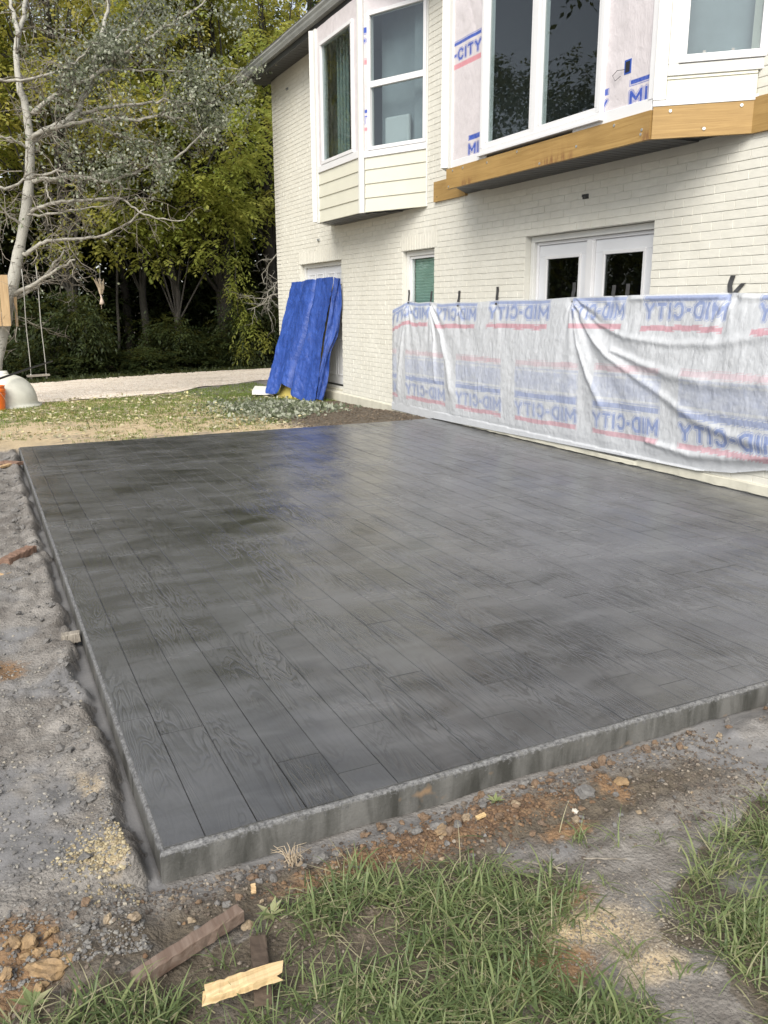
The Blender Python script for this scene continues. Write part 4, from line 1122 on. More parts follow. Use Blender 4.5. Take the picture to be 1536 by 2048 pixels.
# ------------------------------------------------------------------ leaves
def leaf_quads(P, D, N, ln, wd, tint):
    """diamond leaves: base point P, direction D, normal N; returns V, F, tint"""
    D = D / (np.linalg.norm(D, axis=1, keepdims=True) + 1e-9)
    S = np.cross(D, N); S = S / (np.linalg.norm(S, axis=1, keepdims=True) + 1e-9)
    N2 = np.cross(S, D)
    ln = np.asarray(ln)[:, None]; wd = np.asarray(wd)[:, None]
    a = P; b = P + D * ln * 0.45 + S * wd * 0.5 + N2 * wd * 0.10; c = P + D * ln; d = P + D * ln * 0.45 - S * wd * 0.5 + N2 * wd * 0.10
    V = np.stack([a, b, c, d], 1).reshape(-1, 3)
    return V, np.arange(len(P) * 4).reshape(-1, 4), np.repeat(tint, 4)

def rand_dir(r, n):
    v = r.normal(size=(n, 3)); return v / np.linalg.norm(v, axis=1, keepdims=True)

def sprays(r, C, R, n_spray, n_leaf, ln, wd, tint_c, flat=0.55, droop=0.35):
    """pinnate sprays of leaflets scattered through clumps with centres C and radii R"""
    k = len(C); idx = np.repeat(np.arange(k), n_spray)
    v = rand_dir(r, len(idx)) * (r.random((len(idx), 1)) ** 0.38); v[:, 2] *= flat
    base = C[idx] + v * R[idx][:, None]
    d = rand_dir(r, len(idx)); d[:, 2] = d[:, 2] * 0.45 - droop; d = d + 0.6 * v; d /= np.linalg.norm(d, axis=1, keepdims=True)
    nn = rand_dir(r, len(idx)) * 0.5 + np.array([0, 0, 1.0]); side = np.cross(d, nn); side /= np.linalg.norm(side, axis=1, keepdims=True)
    tt = np.clip(tint_c[idx] + r.normal(size=len(idx)) * 0.12, 0, 1)
    P = []; D = []; N = []; T = []
    for j in range(n_leaf):
        t = (j + 0.3) / n_leaf; sg = 1 if j % 2 else -1
        P.append(base + d * (t * ln * 2.6) - np.array([0, 0, 1.0]) * (t * t * ln * 0.8)); D.append(d * 0.55 + side * sg * (0.9 if j < n_leaf - 1 else 0.1) - np.array([0, 0, 0.25])); N.append(nn); T.append(tt)
    P = np.vstack(P); D = np.vstack(D); N = np.vstack(N); T = np.concatenate(T)
    T = np.clip(T + r.normal(size=len(T)) * 0.05, 0, 1)
    sc = r.uniform(0.7, 1.2, len(P))
    return leaf_quads(P, D, N, ln * sc, wd * sc, T)

BARKD = m_bark('dark_bark', (0.012, 0.010, 0.008), (0.030, 0.026, 0.020))
BARKG = m_bark('grey_bark', (0.022, 0.020, 0.016), (0.055, 0.050, 0.040))
BARKW = m_bark('poplar_bark', (0.035, 0.031, 0.026), (0.125, 0.113, 0.095), (9, 9, 5), (0.34, 0.33, 0.29))
TWIGM = m_bark('twig_bark', (0.10, 0.088, 0.07), (0.24, 0.215, 0.175))
LIMBM = m_bark('limb_bark', (0.15, 0.14, 0.115), (0.38, 0.36, 0.31), (6, 6, 12))
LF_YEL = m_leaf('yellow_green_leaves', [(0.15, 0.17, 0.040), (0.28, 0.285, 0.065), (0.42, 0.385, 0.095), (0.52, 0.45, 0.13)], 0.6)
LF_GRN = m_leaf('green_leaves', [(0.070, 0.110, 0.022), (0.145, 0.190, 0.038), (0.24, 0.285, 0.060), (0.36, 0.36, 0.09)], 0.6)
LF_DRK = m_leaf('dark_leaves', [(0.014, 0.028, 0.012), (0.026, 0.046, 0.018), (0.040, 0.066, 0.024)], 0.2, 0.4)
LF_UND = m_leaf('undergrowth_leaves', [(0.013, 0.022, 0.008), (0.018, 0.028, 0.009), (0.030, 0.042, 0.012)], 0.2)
LF_POP = m_leaf('silver_leaves', [(0.070, 0.088, 0.048), (0.125, 0.145, 0.085), (0.20, 0.22, 0.145), (0.44, 0.44, 0.35)], 0.3, 0.5, (0.36, 0.38, 0.30))

def wiggle(r, a, b, n, amp):
    a, b = np.array(a, float), np.array(b, float); out = []
    for i in range(n + 1):
        t = i / n; p = a + (b - a) * t
        if 0 < i < n: p = p + r.normal(size=3) * amp
        out.append(tuple(p))
    return out

def make_tree(name, label, loc, h, zlo, rad, trunk_r, nclump, mats, seed, lean=(0, 0), ln=0.14, wd=0.082, n_spray=34, n_leaf=7, tint=(0.2, 0.8), group='leafy trees at the edge of the wood', skew=(0, 0), bark=None, clump=(0.55, 1.05)):
    r = np.random.default_rng(seed)
    gz = float(ground_h(np.array([loc[0]]), np.array([loc[1]]))[0]) - 0.05
    t = thing(name, label, 'tree', (loc[0], loc[1], gz), group)
    fork = (lean[0], lean[1], h * 0.55)
    trunk = [(0, 0, -0.1)] + [tuple(np.array((lean[0] * q, lean[1] * q, h * 0.55 * q)) + r.normal(size=3) * 0.04 * (1, 1, 0)[0]) for q in (0.12, 0.3, 0.5, 0.75, 1.0)] + [(lean[0] * 1.3, lean[1] * 1.3, h * 0.9)]
    mb = MB().tube(trunk, [trunk_r * q for q in (1.35, 1.0, 0.9, 0.82, 0.7, 0.55, 0.15)], 10)
    C = []
    while len(C) < nclump:
        v = r.uniform(-1, 1, 3)
        q = np.linalg.norm(v)
        if q > 1 or (q < 0.45 and r.random() < 0.7): continue
        zc = zlo + (h - zlo) * (v[2] * 0.5 + 0.5)
        wz = 1.0 - 0.45 * max(0, v[2])
        C.append((lean[0] + skew[0] + v[0] * rad * wz, lean[1] + skew[1] + v[1] * rad * wz, zc))
    C = np.array(C); R = r.uniform(clump[0], clump[1], nclump)
    for c in C[:: 2]:
        a = np.array(trunk[2 + int(r.integers(0, 4))]); m = (a + c) / 2 + np.array([0, 0, 0.3])
        mb.tube([tuple(a), tuple(m + r.normal(size=3) * 0.15), tuple(c)], [trunk_r * 0.26, trunk_r * 0.15, 0.012], 5, cap=False)
    mb.build('trunk', bark or BARKD, t, smooth=True)
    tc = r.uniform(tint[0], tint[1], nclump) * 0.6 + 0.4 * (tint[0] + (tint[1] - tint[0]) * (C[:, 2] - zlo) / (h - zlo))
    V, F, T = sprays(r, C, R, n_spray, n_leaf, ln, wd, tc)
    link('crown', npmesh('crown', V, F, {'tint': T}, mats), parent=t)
    return t

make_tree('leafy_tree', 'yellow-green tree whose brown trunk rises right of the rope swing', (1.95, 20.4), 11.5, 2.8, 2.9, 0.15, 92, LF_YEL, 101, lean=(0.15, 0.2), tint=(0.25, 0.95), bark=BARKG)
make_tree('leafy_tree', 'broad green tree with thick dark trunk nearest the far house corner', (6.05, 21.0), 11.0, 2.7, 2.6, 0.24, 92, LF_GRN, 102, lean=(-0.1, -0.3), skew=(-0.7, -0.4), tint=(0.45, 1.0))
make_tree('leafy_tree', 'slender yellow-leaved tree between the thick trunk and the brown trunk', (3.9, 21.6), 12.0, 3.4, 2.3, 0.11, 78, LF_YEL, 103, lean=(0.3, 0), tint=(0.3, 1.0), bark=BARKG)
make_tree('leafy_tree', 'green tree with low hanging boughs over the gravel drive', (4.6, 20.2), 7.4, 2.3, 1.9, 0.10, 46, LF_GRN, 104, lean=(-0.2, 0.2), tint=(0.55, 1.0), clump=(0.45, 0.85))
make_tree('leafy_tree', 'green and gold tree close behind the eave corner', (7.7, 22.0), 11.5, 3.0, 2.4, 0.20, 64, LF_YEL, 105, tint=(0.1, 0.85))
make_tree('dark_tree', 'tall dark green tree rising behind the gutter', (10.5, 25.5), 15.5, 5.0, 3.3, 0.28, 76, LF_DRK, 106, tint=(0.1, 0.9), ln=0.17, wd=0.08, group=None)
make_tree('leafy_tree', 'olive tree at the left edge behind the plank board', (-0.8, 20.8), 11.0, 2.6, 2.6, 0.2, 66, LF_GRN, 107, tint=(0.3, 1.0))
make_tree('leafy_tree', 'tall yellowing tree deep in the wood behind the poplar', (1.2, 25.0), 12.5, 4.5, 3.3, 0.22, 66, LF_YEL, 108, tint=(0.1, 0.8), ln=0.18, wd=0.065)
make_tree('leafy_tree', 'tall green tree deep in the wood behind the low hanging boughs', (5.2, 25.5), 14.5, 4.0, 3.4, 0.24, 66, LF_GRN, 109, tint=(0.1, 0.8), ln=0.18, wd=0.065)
# slim bare stems standing in the shade under the crowns
for x, y, hh_, rr, lab in ((3.08, 21.0, 5.5, 0.035, 'thin pale sapling stem between the swing and the brown trunk'), (3.75, 23.0, 8.0, 0.11, 'dim straight trunk deep in shade left of the thick dark trunk'), (5.3, 23.4, 8.0, 0.09, 'dim thin trunk deep in shade beside the thick dark trunk')):
    t = thing('young_tree', lab, 'tree', (x, y, -0.25), 'dim trunks inside the wood')
    r = np.random.default_rng(int(x * 100))
    MB().tube(wiggle(r, (0, 0, 0), (r.normal() * 0.25, 0, hh_), 6, 0.05), [rr * (1.2 - 0.12 * i) for i in range(7)], 8).build('trunk', BARKG if rr < 0.05 else BARKD, t, smooth=True)

# a hanging bough of the thick-trunked tree and bare twigs by the house corner
hb = thing('hanging_bough', 'leafy bough dangling low beside the thick dark trunk, left of the house corner', 'bough', (5.95, 19.5, 0.2))
r = np.random.default_rng(64)
pts = wiggle(r, (0.0, 0, 3.2), (0.08, 0, 0.25), 7, 0.07); MB().tube(pts, [0.02, 0.018, 0.016, 0.013, 0.011, 0.009, 0.007, 0.004], 5).tube(wiggle(r, (0.05, 0, 1.0), (0.75, 0, 0.45), 4, 0.04), [0.008, 0.006, 0.005, 0.004, 0.003], 4).build('stem', BARKG, hb)
Cb = np.array([p for p in pts[2:]] + [(0.35, 0, .75), (0.62, 0, .5)]) + r.normal(size=(8, 3)) * 0.06
V, F, T = sprays(r, Cb, np.array([.34, .30, .30, .30, .34, .26, .16, .18]), 22, 7, 0.13, 0.045, r.uniform(.35, .95, 8), 1.0, 0.9)
link('foliage', npmesh('foliage', V, F, {'tint': T}, LF_GRN), parent=hb)
bt = thing('bare_branch', 'bare grey branches hanging in the shade right beside the house corner', 'branch', (6.6, 19.0, 1.2))
mb = MB()
def bare(p, d, ln, rad, g):
    q = np.array(p, float); d = np.array(d, float); pp = [q]
    for i in range(6):
        d = d + r.normal(size=3) * 0.30; d /= np.linalg.norm(d); q = q + d * ln / 6; pp.append(q)
    mb.tube([tuple(x) for x in pp], np.linspace(rad, rad * .4, 7), 4, cap=False)
    if g < 3:
        for i in (2, 3, 5):
            bare(pp[i], d + r.normal(size=3) * 0.8, ln * .6, rad * .6, g + 1)
for k in range(3): bare((0.5, 0, 1.6 - k * .5), (-0.8, 0.1, -0.35), 1.2, 0.020, 0)
mb.build('twigs', LIMBM, bt)

# undergrowth bushes along the far edge of the drive
def bush_mesh(seed, n):
    r = np.random.default_rng(seed)
    C = np.stack([r.uniform(-0.75, 0.75, n), r.uniform(-0.5, 0.5, n), r.uniform(0.1, 0.95, n)], 1); R = r.uniform(0.22, 0.42, n)
    V, F, T = sprays(r, C, R, 34, 6, 0.095, 0.045, r.uniform(0.1, 0.9, n), 0.8, 0.15)
    mb = MB()
    for c in C: mb.tube([(c[0] * 0.3, c[1] * 0.3, -0.1), tuple((c * (0.7, 0.7, 0.6))), tuple(c)], [0.012, 0.008, 0.003], 4, cap=False)
    return npmesh('foliage', V, F, {'tint': T}, LF_UND), mb.mesh('stem', BARKD)
protos = [bush_mesh(s, 26) for s in (1, 2, 3)]
bx_ = np.linspace(-0.9, 8.6, 16)
for i, x in enumerate(bx_):
    yb = float(np.interp(x, [0.86, 3.5, 6.8], [18.4, 19.5, 20.2]))
    x = x + random.uniform(-.25, .25); yb = yb + random.uniform(-0.1, 0.9)
    t = thing('bush', 'dark green bush in the row of undergrowth along the far edge of the drive', 'bush', (x, yb, -0.27), 'bushes along the far edge of the gravel drive')
    f_, s_ = protos[i % 3]
    link('foliage', f_, parent=t); link('stem', s_, parent=t)
    sc = 0.7 + 0.6 * random.random(); t.scale = (sc * 1.1, sc, sc * random.choice([0.45, 0.6, 0.9, 1.3, 1.7])); t.rotation_euler = (0, 0, random.uniform(0, 6.28))

# the wood behind: one dense dark mass that nobody could count
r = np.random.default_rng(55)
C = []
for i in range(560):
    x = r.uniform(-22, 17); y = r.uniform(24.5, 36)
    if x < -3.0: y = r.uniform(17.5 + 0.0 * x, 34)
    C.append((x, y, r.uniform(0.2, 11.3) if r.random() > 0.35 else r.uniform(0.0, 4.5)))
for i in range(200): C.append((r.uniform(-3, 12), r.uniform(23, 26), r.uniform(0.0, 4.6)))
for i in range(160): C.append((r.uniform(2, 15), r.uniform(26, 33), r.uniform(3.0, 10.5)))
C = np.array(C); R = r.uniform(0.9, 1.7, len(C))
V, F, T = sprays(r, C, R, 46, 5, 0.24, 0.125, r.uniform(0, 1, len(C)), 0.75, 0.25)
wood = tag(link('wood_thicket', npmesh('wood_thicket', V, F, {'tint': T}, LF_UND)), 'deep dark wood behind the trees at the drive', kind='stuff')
mb = MB()
for i in range(46):
    x, y = r.uniform(-20, 16), r.uniform(25, 36); mb.tube(wiggle(r, (x, y, -0.5), (x + r.normal() * 0.5, y, 9), 4, 0.15), [0.22, 0.19, 0.16, 0.12, 0.05], 6, cap=False)
tag(mb.build('wood_trunks', BARKD), 'mass of trunks lost in the deep shade of the wood', kind='stuff')

# ------------------------------------------------------------------ the pale-barked poplar on the left
LIMBS = [
 ('trunk',[(-0.17,13.4,-0.25),(0.02,13.4,0.55),(0.18,13.4,1.07),(0.32,13.4,1.51),(0.47,13.4,2.07),(0.63,13.4,2.62),(0.74,13.4,3.09),(0.82,13.4,3.51),(0.87,13.4,3.97)],0.118,0.085),
 ('stemA',[(0.87,13.4,3.97),(0.87,13.43,4.3),(0.84,13.47,4.64),(0.8,13.5,4.86),(0.8,13.53,5.12),(0.82,13.57,5.38),(0.87,13.6,5.57),(0.98,13.63,5.88),(1.05,13.67,6.22),(1.14,13.7,6.76),(1.3,13.8,8.0)],0.085,0.028),
 ('stemA2',[(0.86,13.45,5.52),(0.85,13.57,5.78),(0.82,13.68,5.98),(0.78,13.8,6.32),(0.7,13.9,7.4)],0.050,0.020),
 ('stemB',[(0.88,13.4,3.97),(1.11,13.36,4.15),(1.38,13.32,4.27),(1.6,13.28,4.45),(1.71,13.24,4.64),(1.79,13.2,4.75),(1.89,13.16,5.01),(1.98,13.12,5.3),(2.06,13.08,5.58),(2.15,13.04,5.87),(2.22,13.0,6.22),(2.4,12.9,7.4)],0.080,0.025),
 ('l2',[(0.88,13.3,4.02),(1.1,13.23,4.14),(1.28,13.17,4.2),(1.51,13.1,4.24),(1.85,13.03,4.32),(2.19,12.97,4.37),(2.52,12.9,4.35),(2.78,12.83,4.42),(3.04,12.77,4.4),(3.24,12.7,4.37)],0.050,0.014),
 ('l3',[(1.62,13.3,4.4),(1.84,13.2,4.46),(2.11,13.1,4.53),(2.45,13.0,4.58),(2.72,12.9,4.63),(3.06,12.8,4.66),(3.49,12.7,4.64),(3.73,12.6,4.65)],0.045,0.012),
 ('l4',[(0.95,13.3,4.38),(1.14,13.23,4.55),(1.43,13.16,4.74),(1.77,13.08,4.9),(2.02,13.01,5.06),(2.24,12.94,5.25),(2.47,12.86,5.38),(2.72,12.79,5.53),(2.99,12.72,5.73),(3.3,12.64,5.88),(3.56,12.57,6.07),(3.73,12.5,6.25)],0.050,0.015),
 ('l5',[(0.3,13.3,4.76),(0.52,13.24,4.81),(0.8,13.19,4.81),(1.11,13.13,4.9),(1.43,13.07,5.01),(1.62,13.01,5.14),(1.81,12.96,5.31),(1.93,12.9,5.42)],0.036,0.013),
 ('l6',[(0.2,13.1,3.24),(0.34,13.08,3.21),(0.6,13.06,3.28),(0.87,13.04,3.41),(1.13,13.02,3.48),(1.32,13.0,3.51)],0.032,0.022),
 ('l6b',[(0.8,13.4,3.38),(1.1,13.2,3.39),(1.32,13.14,3.42),(1.54,13.09,3.45),(1.78,13.04,3.42),(1.98,12.98,3.4),(2.24,12.93,3.5),(2.46,12.87,3.56),(2.63,12.82,3.66),(2.95,12.76,3.73),(3.21,12.71,3.91),(3.45,12.66,4.14),(3.57,12.6,4.27)],0.050,0.016),
 ('l6c',[(1.04,13.2,3.37),(1.04,13.07,3.18),(1.08,13.03,3.04),(1.14,13.0,2.99)],0.022,0.010),
 ('l6d',[(2.11,13.0,3.44),(2.15,12.95,3.32),(2.31,12.9,3.27)],0.022,0.009),
 ('l7',[(0.77,13.3,2.89),(0.99,13.22,3.0),(1.22,13.14,3.06),(1.56,13.07,3.08),(1.82,12.99,3.1),(2.09,12.91,3.13),(2.28,12.83,3.02),(2.48,12.76,2.88),(2.75,12.68,2.81),(3.1,12.6,2.8)],0.042,0.012),
 ('l8',[(0.55,13.4,2.2),(0.63,13.3,2.26),(0.86,13.23,2.4),(1.04,13.16,2.45),(1.39,13.09,2.47),(1.74,13.01,2.53),(2.01,12.94,2.63),(2.27,12.87,2.79),(2.5,12.8,2.97)],0.050,0.016),
 ('l9',[(0.36,13.4,1.58),(0.6,13.22,1.71),(0.83,13.15,1.83),(1.11,13.08,2.03),(1.35,13.0,2.15)],0.055,0.020),
 ('l10',[(0.70,13.35,2.85),(1.01,13.2,2.87),(1.27,13.1,2.9),(1.54,13.0,2.96),(1.92,12.9,3.02)],0.032,0.011),
 ('l11',[(1.62,13.3,4.42),(1.95,13.22,4.3),(2.09,13.14,4.19),(2.27,13.06,4.11),(2.57,12.98,4.06),(2.75,12.9,4.02)],0.030,0.010),
 ('l12',[(1.96,13.1,5.36),(2.22,13.05,5.52),(2.46,13.0,5.72),(2.7,12.95,5.92),(2.82,12.9,6.1)],0.036,0.011),
 ('l13',[(2.02,13.0,5.06),(2.28,12.9,5.06),(2.73,12.82,5.09),(3.08,12.74,5.09),(3.42,12.66,5.11),(3.9,12.58,5.18),(4.2,12.5,5.20)],0.026,0.008),
 ('l14',[(2.5,12.9,4.36),(2.7,12.9,4.4),(3.01,12.8,4.48),(3.44,12.7,4.58),(3.81,12.6,4.86),(4.04,12.5,5.02),(4.2,12.4,5.08)],0.026,0.008),
 ('l15',[(0.86,13.4,3.85),(0.65,13.33,3.98),(0.43,13.27,3.98),(0.22,13.2,3.99)],0.030,0.014),
 ('l16',[(0.63,13.4,2.66),(0.45,13.3,2.84),(0.19,13.2,3.08)],0.030,0.014),
 ('l17',[(0.36,13.42,1.52),(0.65,13.52,1.66),(0.95,13.55,1.96),(1.16,13.58,2.17),(1.25,13.6,2.34)],0.044,0.016),
]
PB = Vector((-0.17, 13.4, -0.2))
poplar = thing('poplar_tree', 'pale-barked poplar with bare crooked limbs and silvery leaves at the left edge', 'tree', PB)
def pchild(o):
    o.parent = poplar; o.location = -PB; return o
r = np.random.default_rng(77)
def densify(pts, k=3):
    pts = np.array(pts, float); out = []
    for i in range(len(pts) - 1):
        p0 = pts[max(i - 1, 0)]; p1 = pts[i]; p2 = pts[i + 1]; p3 = pts[min(i + 2, len(pts) - 1)]
        for j in range(k):
            t = j / k
            out.append(0.5 * ((2 * p1) + (-p0 + p2) * t + (2 * p0 - 5 * p1 + 4 * p2 - p3) * t * t + (-p0 + 3 * p1 - 3 * p2 + p3) * t ** 3))
    return np.array(out + [pts[-1]])
curves = []
for nme, pts, r0, r1 in LIMBS:
    d_ = densify(pts)
    if nme != 'trunk': d_[1:-1] += r.normal(size=d_[1:-1].shape) * 0.012
    rad_ = np.linspace(r0, r1, len(d_)) * (0.9 if nme == 'trunk' else 0.78) * (1 + 0.06 * r.normal(size=len(d_)))
    big = nme in ('trunk', 'stemA', 'stemB', 'stemA2')
    pchild(MB().tube(d_.tolist(), rad_, 10 if big else 7).build('trunk' if nme == 'trunk' else 'limb', BARKW if big else LIMBM, poplar, smooth=True))
    curves.append((nme, d_, rad_))
# twigs: two generations off the limbs, drooping and crooked
tw = MB(); tips = []
def twig(p, d, ln, rad, gen):
    n = 5; pts = [p]; q = np.array(p); dd = np.array(d)
    for i in range(n):
        dd = dd + r.normal(size=3) * 0.28 + np.array([0.03, -0.02, -0.05 + 0.05 * gen]); dd = dd / np.linalg.norm(dd); q = q + dd * ln / n; pts.append(q.copy())
    tw.tube([tuple(x) for x in pts], np.linspace(rad, rad * 0.35, n + 1), 3, cap=False)
    for x in pts[2:]: tips.append(x)
    if gen < 2:
        for i in (2, 3, 4):
            if r.random() < 0.75: twig(pts[i], dd + r.normal(size=3) * 0.9, ln * r.uniform(0.4, 0.7), rad * 0.6, gen + 1)
for nme, d_, rad_ in curves:
    if nme in ('trunk',): step, lr = 2, (0.5, 1.1)
    elif nme.startswith('stem'): step, lr = 2, (0.5, 1.0)
    else: step, lr = 2, (0.3, 0.85)
    for i in range(3, len(d_), step):
        t = d_[min(i + 1, len(d_) - 1)] - d_[i - 1]; t = t / np.linalg.norm(t)
        for _ in range(2 if r.random() < 0.6 else 1):
            v = t * 0.5 + r.normal(size=3) * 0.75; v /= np.linalg.norm(v)
            twig(d_[i], v, r.uniform(*lr), min(0.011, rad_[i] * 0.5), 0)
pchild(tw.build('twigs', TWIGM, poplar))
tips = np.array(tips)
# leaves sit on the upper right of the tree; the low twigs are bare
w_ = sstep(0.9, 2.4, tips[:, 0]) * sstep(2.9, 3.7, tips[:, 2]) + 0.30 * sstep(5.0, 5.6, tips[:, 2]) + 0.05
w_ = w_ * (0.25 + 1.5 * sstep(0.42, 0.60, fbm(tips[:, 0], tips[:, 2], 2.0, 3, 12)))
pick = r.choice(len(tips), 13000, p=w_ / w_.sum())
Pp = tips[pick] + r.normal(size=(len(pick), 3)) * 0.09
Dd = rand_dir(r, len(pick)); Dd[:, 2] -= 0.4
V, F, T = leaf_quads(Pp, Dd, rand_dir(r, len(pick)) + np.array([-0.2, -0.2, 0.5]), r.uniform(0.04, 0.075, len(pick)), r.uniform(0.03, 0.055, len(pick)), np.clip(r.beta(1.6, 2.4, len(pick)), 0, 1))
pchild(link('crown', npmesh('crown', V, F, {'tint': T}, LF_POP), parent=poplar))
# ------------------------------------------------------------------ things under the poplar
def gz1(x, y): return float(ground_h(np.array([x]), np.array([y]))[0])
PINE = m_wood('raw_pine', (0.34, 0.225, 0.115), (0.50, 0.36, 0.20), 2, 0.7)
OLDW = m_wood('weathered_wood', (0.16, 0.14, 0.115), (0.30, 0.27, 0.225), 1, 0.8)
pb = thing('plank_panel', 'pale upright planks nailed to the poplar trunk at the left edge', 'plank panel', (0.12, 13.05, 1.10))
for k in range(4):
    x1 = 0.165 - 0.135 * k
    o = bevel(MB().hexa([(x1 - 0.13, -0.015, 0), (x1 - 0.004, -0.015, 0), (x1 - 0.004, 0.015, 0), (x1 - 0.13, 0.015, 0), (x1 - 0.11, -0.015, 0.80), (x1 + 0.022, -0.015, 0.80), (x1 + 0.022, 0.015, 0.80), (x1 - 0.11, 0.015, 0.80)]).build('plank', PINE, pb), 0.003)
o = bevel(MB().hexa([(0.36, 13.28, 1.09), (0.40, 13.28, 1.09), (0.40, 13.31, 1.09), (0.36, 13.31, 1.09), (0.375, 13.28, 1.56), (0.42, 13.28, 1.56), (0.42, 13.31, 1.56), (0.375, 13.31, 1.56)]).build('wood_batten', PINE), 0.003)
tag(o, 'thin wooden batten hanging on the trunk just behind the plank panel', 'batten')

sw = thing('swing', 'grey rope swing with a plank seat hanging below the poplar', 'swing', (0.63, 13.2, 0.28))
MB().hexa([(-0.19, -0.11, -0.012), (0.17, -0.06, -0.004), (0.17, 0.10, -0.004), (-0.19, 0.06, -0.012), (-0.19, -0.11, 0.014), (0.17, -0.06, 0.022), (0.17, 0.10, 0.022), (-0.19, 0.06, 0.014)]).build('seat', OLDW, sw)
ROPE = m_paint('grey_rope', (0.34, 0.33, 0.30), 0.9, 0.2, 20)
for xa, xb, y, ztop, zlow in ((-0.095, -0.125, 0.0, 1.72, 0.0), (0.125, 0.115, 0.02, 1.78, 0.01)):
    pts = [(xa + (xb - xa) * t + 0.006 * math.sin(t * 9), y, ztop + (zlow - ztop) * t) for t in np.linspace(0, 1, 9)]
    MB().tube(pts, 0.008, 6).tube([(xb, y, 0.03), (xb + 0.006, y - 0.01, -0.03), (xb, y, -0.05)], 0.013, 6).build('rope', ROPE, sw, smooth=True)

fd = thing('hanging_feeder', 'pale tattered suet bag dangling from a low poplar twig', 'bird feeder', (1.74, 13.2, 1.45))
r = np.random.default_rng(5)
mb = MB()
for k in range(16):
    a = k * 0.39; rr = 0.03 + 0.02 * r.random()
    mb.tube([(math.cos(a) * rr * 0.4, math.sin(a) * rr * 0.4, 0.16), (math.cos(a) * rr + .01, math.sin(a) * rr, 0.26), (math.cos(a) * rr * 1.7 - 0.02, math.sin(a) * rr * 1.7, 0.36 + 0.06 * r.random())], [0.008, 0.010, 0.004], 4)
STRAW = m_paint('straw_netting', (0.42, 0.34, 0.24), 0.9, 0.4, 30)
mb.build('netting', STRAW, fd)
MB().tube([(-0.01, 0, 0.18), (0, 0, 0.10), (0.003, 0, 0.05), (0.0, 0, 0.0), (0.012, 0, -0.012)], [0.012, 0.012, 0.03, 0.042, 0.012], 8).tube([(-0.01, 0, 0.0), (-0.012, 0, -0.09)], 0.004, 4).build('bag', m_paint('pale_bag', (0.55, 0.44, 0.36), 0.7, 0.3, 20), fd, smooth=True)
MB().tube([(0, 0, 0.40), (0.02, 0.0, 0.62)], 0.003, 4).build('cord', ROPE, fd)

# igloo dog house: flared base, domed shell, arched opening towards the left front
dg = thing('dog_house', 'grey-white plastic dome dog house with dark arched opening', 'dog house', (0.06, 12.55, gz1(0.3, 12.4)))
IGL = m_paint('plastic_dome', (0.60, 0.595, 0.52), 0.5, 0.22, 5, 0.1, 20)
nth, nph = 48, 18
V = []; prof = [(0.53, -0.02), (0.53, 0.035), (0.485, 0.045), (0.475, 0.07)] + [(0.475 * math.cos(t) ** 0.75, 0.07 + 0.44 * math.sin(t)) for t in np.linspace(0.08, math.pi / 2 - 0.14, nph)] + [(0.08, 0.525), (0.07, 0.545), (0.0, 0.548)]
for i in range(nth):
    a = 2 * math.pi * i / nth
    for pr, pz in prof: V.append((pr * math.cos(a), pr * math.sin(a), pz))
F = []; m = len(prof)
for i in range(nth):
    j = (i + 1) % nth; a = 2 * math.pi * (i + 0.5) / nth
    for k in range(m - 1):
        p = np.mean([V[i * m + k], V[i * m + k + 1]], 0)
        da = math.atan2(math.sin(a - math.radians(228)), math.cos(a - math.radians(228)))
        if abs(da) < 0.50 and 0.06 < p[2] < 0.40 - 0.5 * da * da: continue
        F.append((i * m + k, j * m + k, j * m + k + 1, i * m + k + 1))
sh_ = link('shell', npmesh('shell', np.array(V), np.array(F), None, IGL), parent=dg, smooth=True)
sd = sh_.modifiers.new('thickness', 'SOLIDIFY'); sd.thickness = 0.012
MB().tube([(0.475 * math.cos(math.radians(228 + d)) * 1.03, 0.475 * math.sin(math.radians(228 + d)) * 1.03, z) for d, z in ((-30, 0.05), (-28, 0.22), (-17, 0.36), (0, 0.41), (17, 0.36), (28, 0.22), (30, 0.05))], 0.018, 8).build('door_rim', IGL, dg, smooth=True)
MB().tube([(0, 0, 0.53), (0, 0, 0.565)], [0.085, 0.07], 20).build('vent_cap', IGL, dg)

bk = thing('bucket', 'orange plastic bucket at the left edge beside the dog house', 'bucket', (-0.085, 11.98, gz1(-0.08, 11.98)))
ORG = m_paint('orange_plastic', (0.72, 0.155, 0.018), 0.4, 0.12, 8)
prof = [(0.0, 0.005), (0.112, 0.0), (0.118, 0.01), (0.135, 0.235), (0.145, 0.237), (0.146, 0.262), (0.137, 0.265), (0.139, 0.285), (0.149, 0.287), (0.150, 0.315), (0.140, 0.325), (0.136, 0.36), (0.146, 0.362), (0.146, 0.375), (0.130, 0.375), (0.112, 0.03), (0, 0.028)]
nth = 28; m = len(prof)
V = [(p * math.cos(2 * math.pi * i / nth), p * math.sin(2 * math.pi * i / nth), z) for i in range(nth) for p, z in prof]
F = [(i * m + k, ((i + 1) % nth) * m + k, ((i + 1) % nth) * m + k + 1, i * m + k + 1) for i in range(nth) for k in range(m - 1)]
link('body', npmesh('body', np.array(V), np.array(F), None, ORG), parent=bk)
MB().tube([(0.148 * math.cos(a), 0.148 * math.sin(a), 0.30 - 0.22 * math.sin(q)) for q, a in zip(np.linspace(0, math.pi, 11), np.linspace(-1.2, 1.9, 11))], 0.003, 5).build('handle', SCREW, bk)
pl_ = MB().tube([(-0.9, 11.2, 0.13), (0.0, 12.0, 0.345), (0.42, 12.5, 0.44), (0.85, 13.0, 0.53)], [0.018, 0.017, 0.016, 0.012], 8).build('pole', m_paint('black_pole', (0.015, 0.015, 0.016), 0.45, 0.2, 6), smooth=True)
tag(pl_, 'long black pole slanting over the top of the dog house', 'pole')

